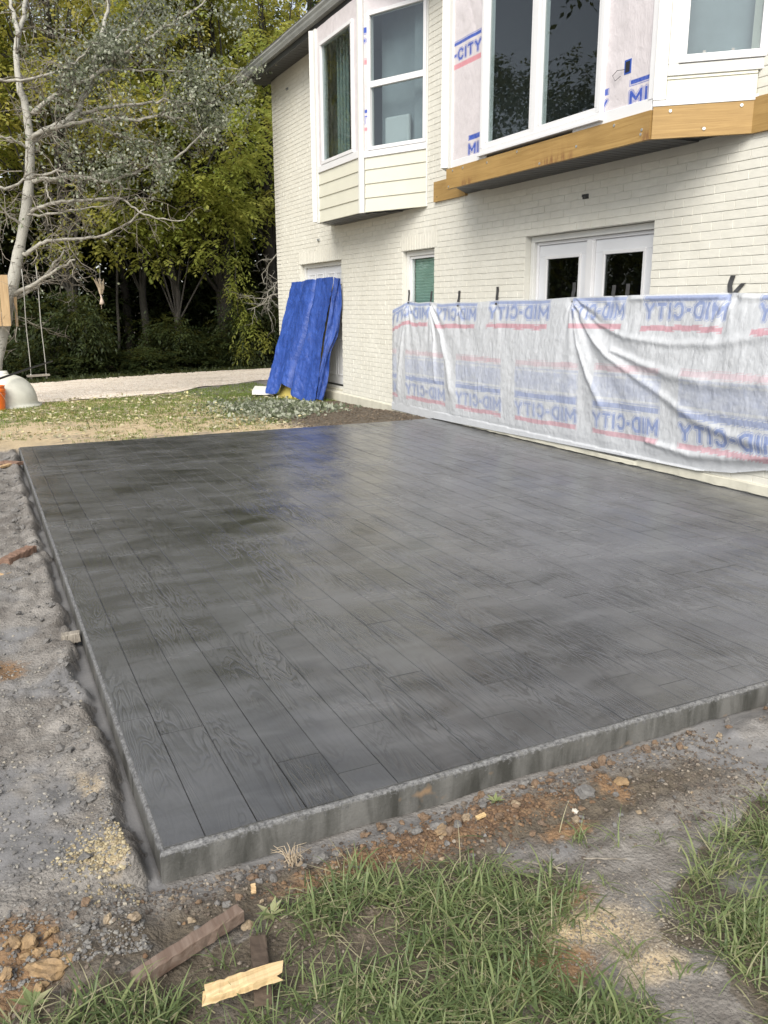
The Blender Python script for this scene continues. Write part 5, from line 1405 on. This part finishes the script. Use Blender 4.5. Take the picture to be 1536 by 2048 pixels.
# ------------------------------------------------------------------ timber scraps round the patio
def rough_bar(name, label, cat, p0, p1, wdt, hgt, matl, seed, jag=0.0, roll=0.0, group=None, taper=0.0):
    """bar from p0 to p1 (centre line), slightly uneven, with optional splintered ends"""
    r = np.random.default_rng(seed); p0 = np.array(p0, float); p1 = np.array(p1, float); d = p1 - p0; ln = np.linalg.norm(d); d = d / ln
    up = np.array([0, 0, 1.0]); s = np.cross(d, up); s /= np.linalg.norm(s); u = np.cross(s, d)
    n = 16; V = []; c8 = [(-.5, -.5), (.42, -.5), (.5, -.42), (.5, .42), (.42, .5), (-.42, .5), (-.5, .42), (-.5, -.42)]
    for i in range(n + 1):
        t = i / n; tp = 1 - taper * t
        for k, (a, b) in enumerate(c8):
            e = (jag * (r.random() - 0.3) if i == n else (-jag * (r.random() - 0.3) if i == 0 else 0))
            q = p0 + d * (ln * t + e) + s * (a * wdt * tp * (1 + 0.05 * r.normal() * (jag > 0))) + u * (b * hgt * (1 + 0.10 * r.normal() * (jag > 0))) + (s * r.normal() + u * r.normal()) * 0.0008
            V.append(tuple(q))
    F = [(i * 8 + k, i * 8 + (k + 1) % 8, (i + 1) * 8 + (k + 1) % 8, (i + 1) * 8 + k) for i in range(n) for k in range(8)]
    F += [tuple(range(7, -1, -1)), tuple(n * 8 + k for k in range(8))]
    o = bpy.data.objects.new(name, None)
    bpy.data.objects.remove(o)
    return tag(MB().add(V, F).build(name, matl), label, cat, group)
REDW = m_wood('muddy_red_stake', (0.115, 0.075, 0.055), (0.24, 0.185, 0.15), 1, 0.75)
DKW = m_wood('wet_dark_stake', (0.060, 0.042, 0.030), (0.125, 0.092, 0.066), 1, 0.7)
YELW = m_wood('fresh_split_wood', (0.40, 0.26, 0.11), (0.68, 0.53, 0.31), 0, 0.75)
ORW = m_wood('reddish_scrap', (0.125, 0.072, 0.048), (0.225, 0.14, 0.10), 1, 0.75)
rough_bar('wooden_stake', 'long reddish muddy wooden stake lying at the edge of the grass', 'stake', (-0.128, -0.345, -0.058), (0.140, -0.248, -0.052), 0.034, 0.034, REDW, 1)
rough_bar('wooden_stake', 'dark wet wooden stake lying under the yellow split wood', 'stake', (0.158, -0.335, -0.066), (0.112, -0.52, -0.060), 0.038, 0.022, DKW, 2)
YB = MB(); r = np.random.default_rng(3)
rough_bar('split_wood', 'fresh yellow splintered piece of wood lying across the dark stake', 'wood piece', (0.006, -0.480, -0.030), (0.150, -0.492, -0.024), 0.040, 0.019, YELW, 7, jag=0.034)
rough_bar('wood_scrap', 'reddish wood block on the grey mud left of the patio', 'wood scrap', (-0.27, 3.10, -0.035), (-0.115, 3.30, -0.028), 0.065, 0.045, ORW, 4, jag=0.01)
rough_bar('wood_scrap', 'broken orange splinter lying at the frame edge beside the reddish block', 'wood scrap', (-0.40, 2.98, -0.045), (-0.262, 2.87, -0.045), 0.05, 0.02, PINE, 5, jag=0.03)
rough_bar('wood_scrap', 'pair-forming dark brown chip nearest the far left patio corner', 'wood scrap', (-0.17, 6.55, -0.03), (-0.035, 6.35, -0.02), 0.08, 0.03, ORW, 6, jag=0.03)['label'] = 'dark brown wood chip near the far left patio corner'
rough_bar('wood_scrap', 'pale orange splinter near the far left patio corner', 'wood scrap', (-0.24, 6.25, -0.03), (-0.10, 6.42, -0.03), 0.05, 0.02, PINE, 8, jag=0.04)
rough_bar('wood_block', 'short grey wooden block lying in the trench against the patio side', 'wood block', (-0.085, 1.765, -0.045), (-0.008, 1.755, -0.040), 0.045, 0.045, OLDW, 9)
rough_bar('wood_scrap', 'small rusty orange scrap in the grass at the bottom left corner', 'wood scrap', (-0.40, -0.30, -0.065), (-0.345, -0.318, -0.06), 0.035, 0.015, ORW, 10, jag=0.008)
rough_bar('wood_chip', 'small pale yellow chip on the brown clods before the patio', 'wood chip', (0.865, -0.178, -0.050), (0.895, -0.178, -0.046), 0.012, 0.008, YELW, 11)
rough_bar('wood_chip', 'small pale chip lying upright in the mud beyond the reddish stake', 'wood chip', (0.198, -0.172, -0.072), (0.204, -0.150, -0.062), 0.012, 0.008, PINE, 12)
rough_bar('stick', 'thin grey stick lying on the gravelly mud left of the slab corner', 'stick', (-0.215, 0.098, -0.045), (-0.155, 0.025, -0.040), 0.005, 0.005, OLDW, 13)
for i, (a, b) in enumerate((((0.95, -0.475), (1.03, -0.50)), ((1.06, -0.42), (1.17, -0.47)), ((0.98, -0.36), (0.955, -0.50)), ((0.90, -0.36), (0.99, -0.44)))):
    rough_bar('straw_stalk', ['longest of the thin dry stalks lying on the wet mud by the right grass', 'dry stalk lying towards the right grass clump', 'dry stalk pointing towards the camera in the middle of the stalks', 'short dry stalk nearest the slab'][i], 'stalk', (*a, gz1(*a) + 0.008), (*b, gz1(*b) + 0.006), 0.0028, 0.0025, OLDW, 20 + i, group='dry stalks on the mud between the two grass clumps')

# ------------------------------------------------------------------ stones and clods
def ico():
    t = (1 + 5 ** .5) / 2
    V = np.array([(-1, t, 0), (1, t, 0), (-1, -t, 0), (1, -t, 0), (0, -1, t), (0, 1, t), (0, -1, -t), (0, 1, -t), (t, 0, -1), (t, 0, 1), (-t, 0, -1), (-t, 0, 1)], float); V /= np.linalg.norm(V[0])
    F = np.array([(0, 11, 5), (0, 5, 1), (0, 1, 7), (0, 7, 10), (0, 10, 11), (1, 5, 9), (5, 11, 4), (11, 10, 2), (10, 7, 6), (7, 1, 8), (3, 9, 4), (3, 4, 2), (3, 2, 6), (3, 6, 8), (3, 8, 9), (4, 9, 5), (2, 4, 11), (6, 2, 10), (8, 6, 7), (9, 8, 1)])
    return V, F
def subdiv(V, F):
    V = V.tolist(); c = {}
    def mid(a, b):
        k = (min(a, b), max(a, b))
        if k not in c:
            p = (np.array(V[a]) + V[b]) / 2; V.append((p / np.linalg.norm(p)).tolist()); c[k] = len(V) - 1
        return c[k]
    out = []
    for a, b, d in F:
        x, y, z = mid(a, b), mid(b, d), mid(d, a); out += [(a, x, z), (b, y, x), (d, z, y), (x, y, z)]
    return np.array(V), np.array(out)
I0 = ico(); I1 = subdiv(*I0); I2 = subdiv(*I1)
def stone_mesh(seed, matl, rough=0.9, base=I2):
    V, F = base; r = np.random.default_rng(seed); V = V.copy()
    for _ in range(7):                                   # chop flat facets, as broken stone has
        n = rand_dir(r, 1)[0]; c = r.uniform(0.50, 0.85); d = V @ n; V = np.where((d > c)[:, None], V - (d - c)[:, None] * n[None] * 0.9, V)
    V = V * (1 + rough * (fbm(V[:, 0] * 1.5 + 9 + seed, V[:, 1] * 1.5 + V[:, 2] * 1.7, 1.6, 4, seed) - 0.5))[:, None]
    V = V * np.array([1.0, r.uniform(.65, .95), r.uniform(.5, .8)])
    return npmesh('stone', V, F, None, matl)
def m_stone(name, a, b, wetr=0.75):
    k = NT(name, wetr); w = k.coord('World'); n = k.noise(w, 45, 5, 0.7); n2 = k.noise(w, 14, 3, 0.6)
    c = k.mix(k.rng(n, 0.3, 0.7, 0, 1), a, b); c = k.mix(k.rng(n2, 0.5, 0.7, 0, 0.5), c, (0.11, 0.098, 0.088))
    return k.out(c, normal=k.bump(n, 0.6, 0.006))
ST = {'grey': m_stone('grey_stone', (0.085, 0.081, 0.077), (0.175, 0.168, 0.16)), 'brown': m_stone('brown_clod', (0.085, 0.055, 0.035), (0.20, 0.135, 0.085), 0.85), 'tan': m_stone('tan_stone', (0.17, 0.125, 0.080), (0.31, 0.245, 0.165)),
      'ochre': m_stone('ochre_clod', (0.17, 0.112, 0.060), (0.32, 0.215, 0.11), 0.85), 'pale': m_stone('pale_stone', (0.36, 0.33, 0.28), (0.58, 0.54, 0.46))}
SM = {k: [stone_mesh(100 + 10 * i + j, m) for j in range(4)] for i, (k, m) in enumerate(ST.items())}
rs = random.Random(21)
def stone(kind, x, y, size, label, group=None, name='stone', sink=0.25):
    o = link(name, SM[kind][rs.randrange(4)])
    s = size * 0.5; o.scale = (s * rs.uniform(.9, 1.2), s * rs.uniform(.85, 1.1), s * rs.uniform(.8, 1.0)); o.rotation_euler = (rs.uniform(-.5, .5), rs.uniform(-.5, .5), rs.uniform(0, 6.28))
    o.location = (x, y, gz1(x, y) + s * (0.6 - sink))
    return tag(o, label, 'stone' if 'stone' in name else 'clod', group)
stone('grey', 0.412, -0.098, 0.052, 'large grey lump standing against the slab front, alone left of the brown heap')
stone('ochre', 0.755, -0.170, 0.048, 'orange-faced rock at the middle of the brown heap')
stone('grey', 0.762, -0.140, 0.055, 'big grey-brown rock just above the orange-faced rock')
stone('grey', 0.690, -0.145, 0.042, 'dark grey flat rock left of the orange-faced rock')
stone('grey', 0.745, -0.215, 0.026, 'bluish grey pebble just below the orange-faced rock')
stone('ochre', 1.395, -0.195, 0.050, 'bright orange clod on the mud right of the brown heap', name='clod')
stone('grey', 1.255, -0.185, 0.075, 'flat grey mud slab lying alone on the mud between the two orange patches', name='clod', sink=0.4)
stone('pale', 1.175, -0.240, 0.030, 'ochre-white lump at the right end of the brown heap')
stone('pale', 0.500, -0.215, 0.022, 'whitish pebble in front of the large grey lump')
stone('tan', 0.115, -0.225, 0.030, 'tan stone right beside the near end of the reddish stake')
stone('tan', 0.155, -0.255, 0.042, 'flat brown-tan stone below the end of the reddish stake')
stone('grey', 0.190, -0.075, 0.038, 'grey mud lump against the near corner of the slab', name='clod')
stone('tan', -0.095, -0.150, 0.040, 'rounded tan stone left of the reddish stake')
stone('tan', -0.155, -0.145, 0.032, 'smaller rounded tan stone left of another near the reddish stake')
stone('ochre', -0.330, -0.150, 0.055, 'upright yellow-orange clod near the lower left edge', name='clod')
stone('ochre', -0.300, -0.235, 0.090, 'large orange clay lump at the lower left', name='clod', sink=0.45)
for i in range(16): stone('ochre', rs.uniform(-0.43, -0.24), rs.uniform(-0.32, -0.08), rs.uniform(.018, .04), 'small orange clay crumb around the orange lumps at the lower left', 'orange clay crumbs at the lower left', 'clod')
for i in range(46): stone(rs.choice(['brown', 'brown', 'brown', 'grey', 'tan']), min(1.2, max(0.42, rs.gauss(0.82, 0.2))), -0.175 + rs.gauss(0, 0.048), rs.uniform(.014, .034), 'small brown broken stone in the heap before the slab front', 'small stones of the brown heap', 'stone')
for i in range(34): stone(rs.choice(['grey', 'grey', 'brown', 'tan']), rs.uniform(-0.25, 0.5), -0.05 - abs(rs.gauss(0, 0.10)), rs.uniform(.012, .028), 'small muddy stone on the ground between the slab corner and the reddish stake', 'small stones near the slab corner', 'stone')
for i in range(30): stone(rs.choice(['grey', 'grey', 'grey', 'tan']), rs.uniform(1.15, 2.1), -0.05 - rs.random() * 0.30, rs.uniform(.012, .030), 'small grey mud lump before the right part of the slab front', 'small mud lumps at the right of the slab front', 'clod')
for i in range(16): stone('grey', 2.12 + rs.uniform(0, .35), -0.10 - rs.random() * 0.12, rs.uniform(.03, .07), 'wet grey mud clod heaped against the slab at the right frame edge', 'mud clods heaped at the right frame edge', 'clod')
for i in range(60):
    y = rs.uniform(0.1, 6.8); stone('grey', -0.085 - abs(rs.gauss(0, 0.07)), y, rs.uniform(.018, .045) * (1 + y * 0.10), 'grey mud clod on the lip of the trench beside the patio', 'mud clods along the trench lip', 'clod', 0.35)

for i in range(44): stone(rs.choice(['brown', 'brown', 'grey']), rs.uniform(0.2, 2.3), -0.035 - abs(rs.gauss(0, .035)), rs.uniform(.018, .045), 'dark damp clod of earth lying right against the foot of the slab front', 'damp clods along the foot of the slab front', 'clod', 0.3)

# crumbs: gravelly fragments too many to count
def crumbs(name, label, n, sampler, smin, smax, cols, seed, keep=None):
    r = np.random.default_rng(seed); x, y = sampler(r, n); n = len(x)
    z = ground_h(x, y); s = smin + (smax - smin) * r.random(n) ** 2.6
    V0, F0 = I0; B = []
    for k in range(6):
        q = V0 * (1 + 0.5 * (np.random.default_rng(k).random((12, 1)) - 0.5)) * np.array([1, .8, .6]); B.append(q)
    B = np.array(B)[r.integers(0, 6, n)]
    a = r.random(n) * 6.28; c, s_ = np.cos(a), np.sin(a)
    V = np.stack([B[:, :, 0] * c[:, None] - B[:, :, 1] * s_[:, None], B[:, :, 0] * s_[:, None] + B[:, :, 1] * c[:, None], B[:, :, 2]], 2) * s[:, None, None] * 0.5
    V[:, :, 0] += x[:, None]; V[:, :, 1] += y[:, None]; V[:, :, 2] += (z + s * 0.12)[:, None]
    F = (np.arange(n) * 12)[:, None, None] + F0[None]
    T = np.repeat(np.clip(r.beta(1.5, 2.0, n), 0, 1), 12)
    return tag(link(name, npmesh(name, V.reshape(-1, 3), F.reshape(-1, 3), {'tint': T}, m_tinted(name + '_earth', cols))), label, kind='stuff')
def s_left(r, n):
    y = -0.25 + 7.2 * r.random(n) ** 1.9; x = -0.075 - 0.75 * r.random(n) ** 1.2
    k = fbm(x, y, 2.2, 3, 15) + 0.25 * r.random(n) > 0.52
    return x[k], y[k]
crumbs('gravel_crumbs', 'loose grey gravel crumbs in the mud left of the patio', 14500, s_left, 0.003, 0.016, [(0.10, 0.095, 0.09), (0.17, 0.165, 0.16), (0.25, 0.24, 0.22), (0.38, 0.34, 0.27)], 1)
def s_corner(r, n):
    x = -0.11 + r.normal(size=n) * 0.055; y = 0.12 + r.normal(size=n) * 0.075; k = x < -0.07
    return x[k], y[k]
crumbs('sandy_crumbs', 'yellowish sandy crumbs beside the slab corner', 1500, s_corner, 0.004, 0.014, [(0.20, 0.155, 0.085), (0.38, 0.32, 0.20), (0.52, 0.46, 0.31)], 2)
def s_front(r, n):
    x = -0.5 + 3.0 * r.random(n); y = -0.03 - 0.42 * r.random(n) ** 1.3
    k = (fbm(x, y, 4, 3, 16) + 0.35 * r.random(n) > 0.60) & ~in_poly(x, y, GRASS_R)
    return x[k], y[k]
crumbs('mud_crumbs', 'small brown crumbs of earth before the slab front', 11000, s_front, 0.004, 0.016, [(0.055, 0.042, 0.034), (0.11, 0.088, 0.070), (0.19, 0.155, 0.12), (0.32, 0.28, 0.23)], 3)
def s_heap(r, n): return 0.80 + r.normal(size=n) * 0.22, -0.175 + r.normal(size=n) * 0.042
crumbs('heap_crumbs', 'reddish crumbs of the earth heap before the slab', 2600, s_heap, 0.005, 0.018, [(0.075, 0.045, 0.028), (0.15, 0.090, 0.050), (0.26, 0.165, 0.09)], 4)
def s_bare(r, n): return 0.95 + r.normal(size=n) * 0.13, -0.68 + r.normal(size=n) * 0.11
crumbs('pebble_crumbs', 'fine pale pebbles on the bare patch between the grass', 2600, s_bare, 0.003, 0.010, [(0.12, 0.105, 0.09), (0.25, 0.22, 0.18), (0.44, 0.38, 0.28)], 5)
def s_wall(r, n):
    x = 3.0 + 1.85 * r.random(n); y = 7.25 + 3.2 * r.random(n); k = x > 2.9 + 0.5 * r.random(n)
    return x[k], y[k]
crumbs('dirt_crumbs', 'brown dirt crumbs in the bed along the house wall', 9000, s_wall, 0.008, 0.035, [(0.055, 0.040, 0.028), (0.12, 0.092, 0.064), (0.24, 0.19, 0.135)], 6)

# ------------------------------------------------------------------ grass
def m_grass(name, cols):
    m_ = m_leaf(name, cols, 0.30, 0.45)
    return m_
GR = m_grass('grass_blades', [(0.042, 0.066, 0.030), (0.085, 0.122, 0.052), (0.150, 0.195, 0.085), (0.24, 0.27, 0.125), (0.36, 0.33, 0.22)])
def blades(x, y, z, az, ln, wd, arch, tint, seg=4):
    n = len(x); P = []
    up = np.stack([np.zeros(n), np.zeros(n), np.ones(n)], 1); out = np.stack([np.cos(az), np.sin(az), np.zeros(n)], 1); side = np.stack([-np.sin(az), np.cos(az), np.zeros(n)], 1)
    pos = np.stack([x, y, z], 1); el = np.full(n, 1.0) * arch[0]
    V = []
    for i in range(seg + 1):
        t = i / seg; w = wd * (1 - t ** 2.2) * 0.5 + 0.0002
        V.append(pos - side * w[:, None]); V.append(pos + side * w[:, None])
        if i < seg:
            pos = pos + (out * np.cos(el)[:, None] + up * np.sin(el)[:, None]) * (ln / seg)[:, None]; el = el - arch[1] / seg
    V = np.stack(V, 1)
    k = (seg + 1) * 2
    F = np.array([(2 * i, 2 * i + 1, 2 * i + 3, 2 * i + 2) for i in range(seg)])
    F = (np.arange(n) * k)[:, None, None] + F[None]
    return V.reshape(-1, 3), F.reshape(-1, 4), np.repeat(tint, k)
def grass(name, label, centers, per, lr, wr, seed, spread=0.022, tb=(0.1, 0.75), seg=4):
    r = np.random.default_rng(seed); k = len(centers); idx = np.repeat(np.arange(k), per); n = len(idx)
    C = np.asarray(centers)[idx]; x = C[:, 0] + r.normal(size=n) * spread; y = C[:, 1] + r.normal(size=n) * spread
    lean = (r.random(k) * 6.28)[idx]; az = lean + r.normal(size=n) * 1.25
    ln = r.uniform(*lr, n) * (0.7 + 0.6 * r.random(k))[idx]; wd = r.uniform(*wr, n)
    el0 = np.clip(r.normal(1.05, 0.28, n), 0.25, 1.5); curl = np.clip(r.normal(1.35, 0.5, n), 0.1, 2.4)
    dry = r.random(n) < 0.03; wd = np.where(dry, 0.0022, wd)
    t = np.clip(tb[0] + (tb[1] - tb[0]) * (0.5 * r.random(n) + 0.5 * r.random(k)[idx]), 0, 0.8); t = np.where(dry, 0.97, t)
    V, F, T = blades(x, y, ground_h(x, y) - 0.004, az, ln, wd, (el0, curl), t, seg)
    return tag(link(name, npmesh(name, V, F, {'tint': T}, GR)), label, kind='stuff')
def scatter(poly, n, seed, dens=None, box=None):
    r = np.random.default_rng(seed); p = np.array(poly); lo, hi = p.min(0), p.max(0)
    x = r.uniform(lo[0], hi[0], n); y = r.uniform(lo[1], hi[1], n); m = in_poly(x, y, poly)
    if dens is not None: m &= dens(x, y, r)
    return np.stack([x[m], y[m]], 1)
dn = lambda lo: (lambda x, y, r: (fbm(x, y, 7, 3, 23) + 0.3 * r.random(len(x)) > lo) & (y > -1.25))
gl = scatter(GRASS_L, 2100, 31, lambda x, y, r: dn(0.615)(x, y, r) & ((y < -0.42) | (x > 0.30)) & ~((np.abs(x - 0.13) < 0.045) & (y > -0.53) & (y < -0.30)))
grass('grass', 'long green grass clump at the bottom edge left of the bare patch', gl, 7, (0.035, 0.125), (0.0016, 0.0072), 41)
gr_ = scatter(GRASS_R, 2100, 32, dn(0.55))
grass('grass', 'long green grass clump at the lower right corner', gr_, 8, (0.04, 0.135), (0.0016, 0.0070), 42, tb=(0.15, 0.8))
def thatch(label, centers, seed):
    r = np.random.default_rng(seed); idx = np.repeat(np.arange(len(centers)), 7); n = len(idx); C = centers[idx]
    x = C[:, 0] + r.normal(size=n) * 0.035; y = C[:, 1] + r.normal(size=n) * 0.035
    V, F, T = blades(x, y, ground_h(x, y) + 0.002 + 0.02 * r.random(n), r.random(n) * 6.28, r.uniform(0.03, 0.12, n), r.uniform(0.0014, 0.0040, n), (np.full(n, 0.15), r.normal(0.2, 0.5, n)), np.where(r.random(n) < 0.45, r.uniform(0.85, 1.0, n), r.uniform(0.0, 0.35, n)), 3)
    tag(link('thatch', npmesh('thatch', V, F, {'tint': T}, GR)), label, kind='stuff')
thatch('flattened dry and trampled blades under the grass clump left of the bare patch', gl, 61)
thatch('flattened dry and trampled blades under the lower right grass clump', gr_, 62)
stray = np.array([(0.27, -0.285), (0.29, -0.30), (0.25, -0.27), (1.09, -0.34), (1.10, -0.36), (1.20, -0.41), (1.32, -0.43), (0.0, -0.40), (-0.18, -0.40), (-0.2, -0.42), (0.08, -0.36), (0.18, -0.30), (0.35, -0.27), (0.65, -0.275), (-0.30, -0.45), (-0.35, -0.47), (0.93, -0.75), (1.0, -0.84), (1.05, -0.5), (0.07, -0.55), (0.21, -0.47), (-0.05, -0.46), (0.02, -0.58), (0.05, -0.425), (-0.09, -0.43), (-0.14, -0.47), (0.19, -0.55), (0.2, -0.40)])
grass('grass_tufts', 'stray grass tufts on the mud around the grass clumps', stray, 11, (0.04, 0.10), (0.002, 0.004), 43, 0.014, seg=4)
# lawn between patio and drive
def lawn_pts(n, seed):
    r = np.random.default_rng(seed); x = r.uniform(-3.2, 5.0, n); y = r.uniform(7.3, 15.6, n)
    ne = np.interp(x, [-14, 0.2, 0.61, 1.6, 2.47, 3.2, 3.82, 5.46], [11.0, 12.9, 13.05, 13.4, 13.6, 14.1, 14.8, 15.8])
    cover = sstep(8.5, 10.6, y + 2.6 * (fbm(x, y, 0.8, 4, 24) - 0.5) * 2 + 1.2 * (x > 1.6)) * 0.95 + 0.30 * (fbm(x, y, 1.8, 3, 26) > 0.50)
    k = (y < ne + 0.0 - 0.4 * fbm(x, y, 3, 2, 27)) & (r.random(n) < cover * (0.35 + 0.9 * fbm(x, y, 2.5, 3, 25))) & ~((x > 3.3) & (y < 10.3))
    return np.stack([x[k], y[k]], 1)
lw_ = lawn_pts(26000, 3)
LG = GR
GR = m_grass('lawn_blades', [(0.045, 0.090, 0.018), (0.085, 0.145, 0.028), (0.150, 0.205, 0.045), (0.25, 0.26, 0.09), (0.46, 0.40, 0.22)])
grass('lawn', 'short patchy lawn between the patio and the gravel drive', lw_, 5, (0.025, 0.065), (0.004, 0.008), 44, 0.035, (0.1, 0.7), seg=2)
GR = LG

# fallen poplar leaves and cut silvery foliage
LF_FALL = m_leaf('fallen_leaves', [(0.14, 0.13, 0.08), (0.28, 0.26, 0.17), (0.44, 0.41, 0.29), (0.48, 0.42, 0.20)], 0.1, 0.6)
r = np.random.default_rng(91)
x = r.uniform(-1.6, 4.4, 3600); y = 7.4 + 6.0 * r.random(3600); k = (fbm(x, y, 1.3, 3, 28) + 0.25 * r.random(3600) > 0.64) & ~((x > 3.9) & (y < 9)); x, y = x[k], y[k]
D = rand_dir(r, len(x)); D[:, 2] *= 0.25
V, F, T = leaf_quads(np.stack([x, y, ground_h(x, y) + 0.03], 1), D, np.tile([0, 0, 1.0], (len(x), 1)) + r.normal(size=(len(x), 3)) * 0.3, r.uniform(.035, .075, len(x)), r.uniform(.03, .055, len(x)), r.random(len(x)))
tag(link('fallen_leaves', npmesh('fallen_leaves', V, F, {'tint': T}, LF_FALL)), 'pale fallen leaves scattered over the lawn', kind='stuff')
n = 3600
x = 3.55 + r.normal(size=n) * 0.42; y = 9.55 + r.normal(size=n) * 0.75; k = (x < 4.5) & (y > 8.1); x, y = x[k], y[k]
zz = ground_h(x, y) + 0.01 + 0.13 * r.random(len(x)) * np.exp(-((x - 3.6) / 0.5) ** 2 - ((y - 9.2) / 0.8) ** 2)
D = rand_dir(r, len(x)); V, F, T = leaf_quads(np.stack([x, y, zz], 1), D, rand_dir(r, len(x)) + np.array([0, 0, .6]), r.uniform(.04, .085, len(x)), r.uniform(.03, .06, len(x)), r.beta(1.3, 2.8, len(x)))
tag(link('leaf_heap', npmesh('leaf_heap', V, F, {'tint': T}, LF_POP)), 'heap of silvery cut leaves on the dirt before the tarp', kind='stuff')
n = 2600
x = r.uniform(0.4, 7.2, n); y = np.interp(x, [0.86, 3.5, 6.8], [17.6, 18.75, 19.5]) + r.normal(size=n) * 0.22
D = rand_dir(r, n); D[:, 2] = np.abs(D[:, 2]) * 0.9
V, F, T = leaf_quads(np.stack([x, y, ground_h(x, y) + 0.015], 1), D, rand_dir(r, n), r.uniform(.06, .16, n), r.uniform(.02, .05, n), r.random(n))
tag(link('verge_weeds', npmesh('verge_weeds', V, F, {'tint': T}, LF_UND)), 'low weeds along the far verge of the drive', kind='stuff')
n = 900
# a few broad-leaved weeds
def weed(x, y, s, label):
    r = np.random.default_rng(int(abs(x) * 1000)); k = 7; a = np.linspace(0, 6.28, k, endpoint=False) + r.random(k) * .5
    D = np.stack([np.cos(a), np.sin(a), r.uniform(.25, .8, k)], 1)
    V, F, T = leaf_quads(np.tile([0, 0, 0.0], (k, 1)), D, np.tile([0, 0, 1.0], (k, 1)), np.full(k, s), np.full(k, s * 0.36), r.uniform(.5, .9, k))
    o = link('weed', npmesh('weed', V, F, {'tint': T}, GR)); o.location = (x, y, gz1(x, y) + 0.01)
    tag(o, label, 'weed', 'small weeds in the mud')
weed(0.985, -0.095, 0.032, 'bright green seedling in the mud at the slab front')
weed(-0.335, -0.335, 0.05, 'broad-leaved weed at the lower left among the orange clods')
weed(0.215, -0.262, 0.045, 'broad-leaved weed on bare mud right of the reddish stake')
o = MB(); 
for k in range(22):
    a = rs.uniform(0, 6.28); q = rs.uniform(.02, .05); o.tube([(0.33 + rs.gauss(0, .014), -0.085 + rs.gauss(0, .01), -.085), (0.33 + math.cos(a) * q * .6, -.085 + math.sin(a) * q * .5, -.06 + rs.random() * .03), (0.33 + math.cos(a) * q * 1.4, -.085 + math.sin(a) * q, -.065 + rs.random() * .035)], [.0014, .0012, .0005], 3, cap=False)
tag(o.build('straw_tuft', STRAW), 'tuft of dry straw at the slab front near the large grey lump', 'straw', None)
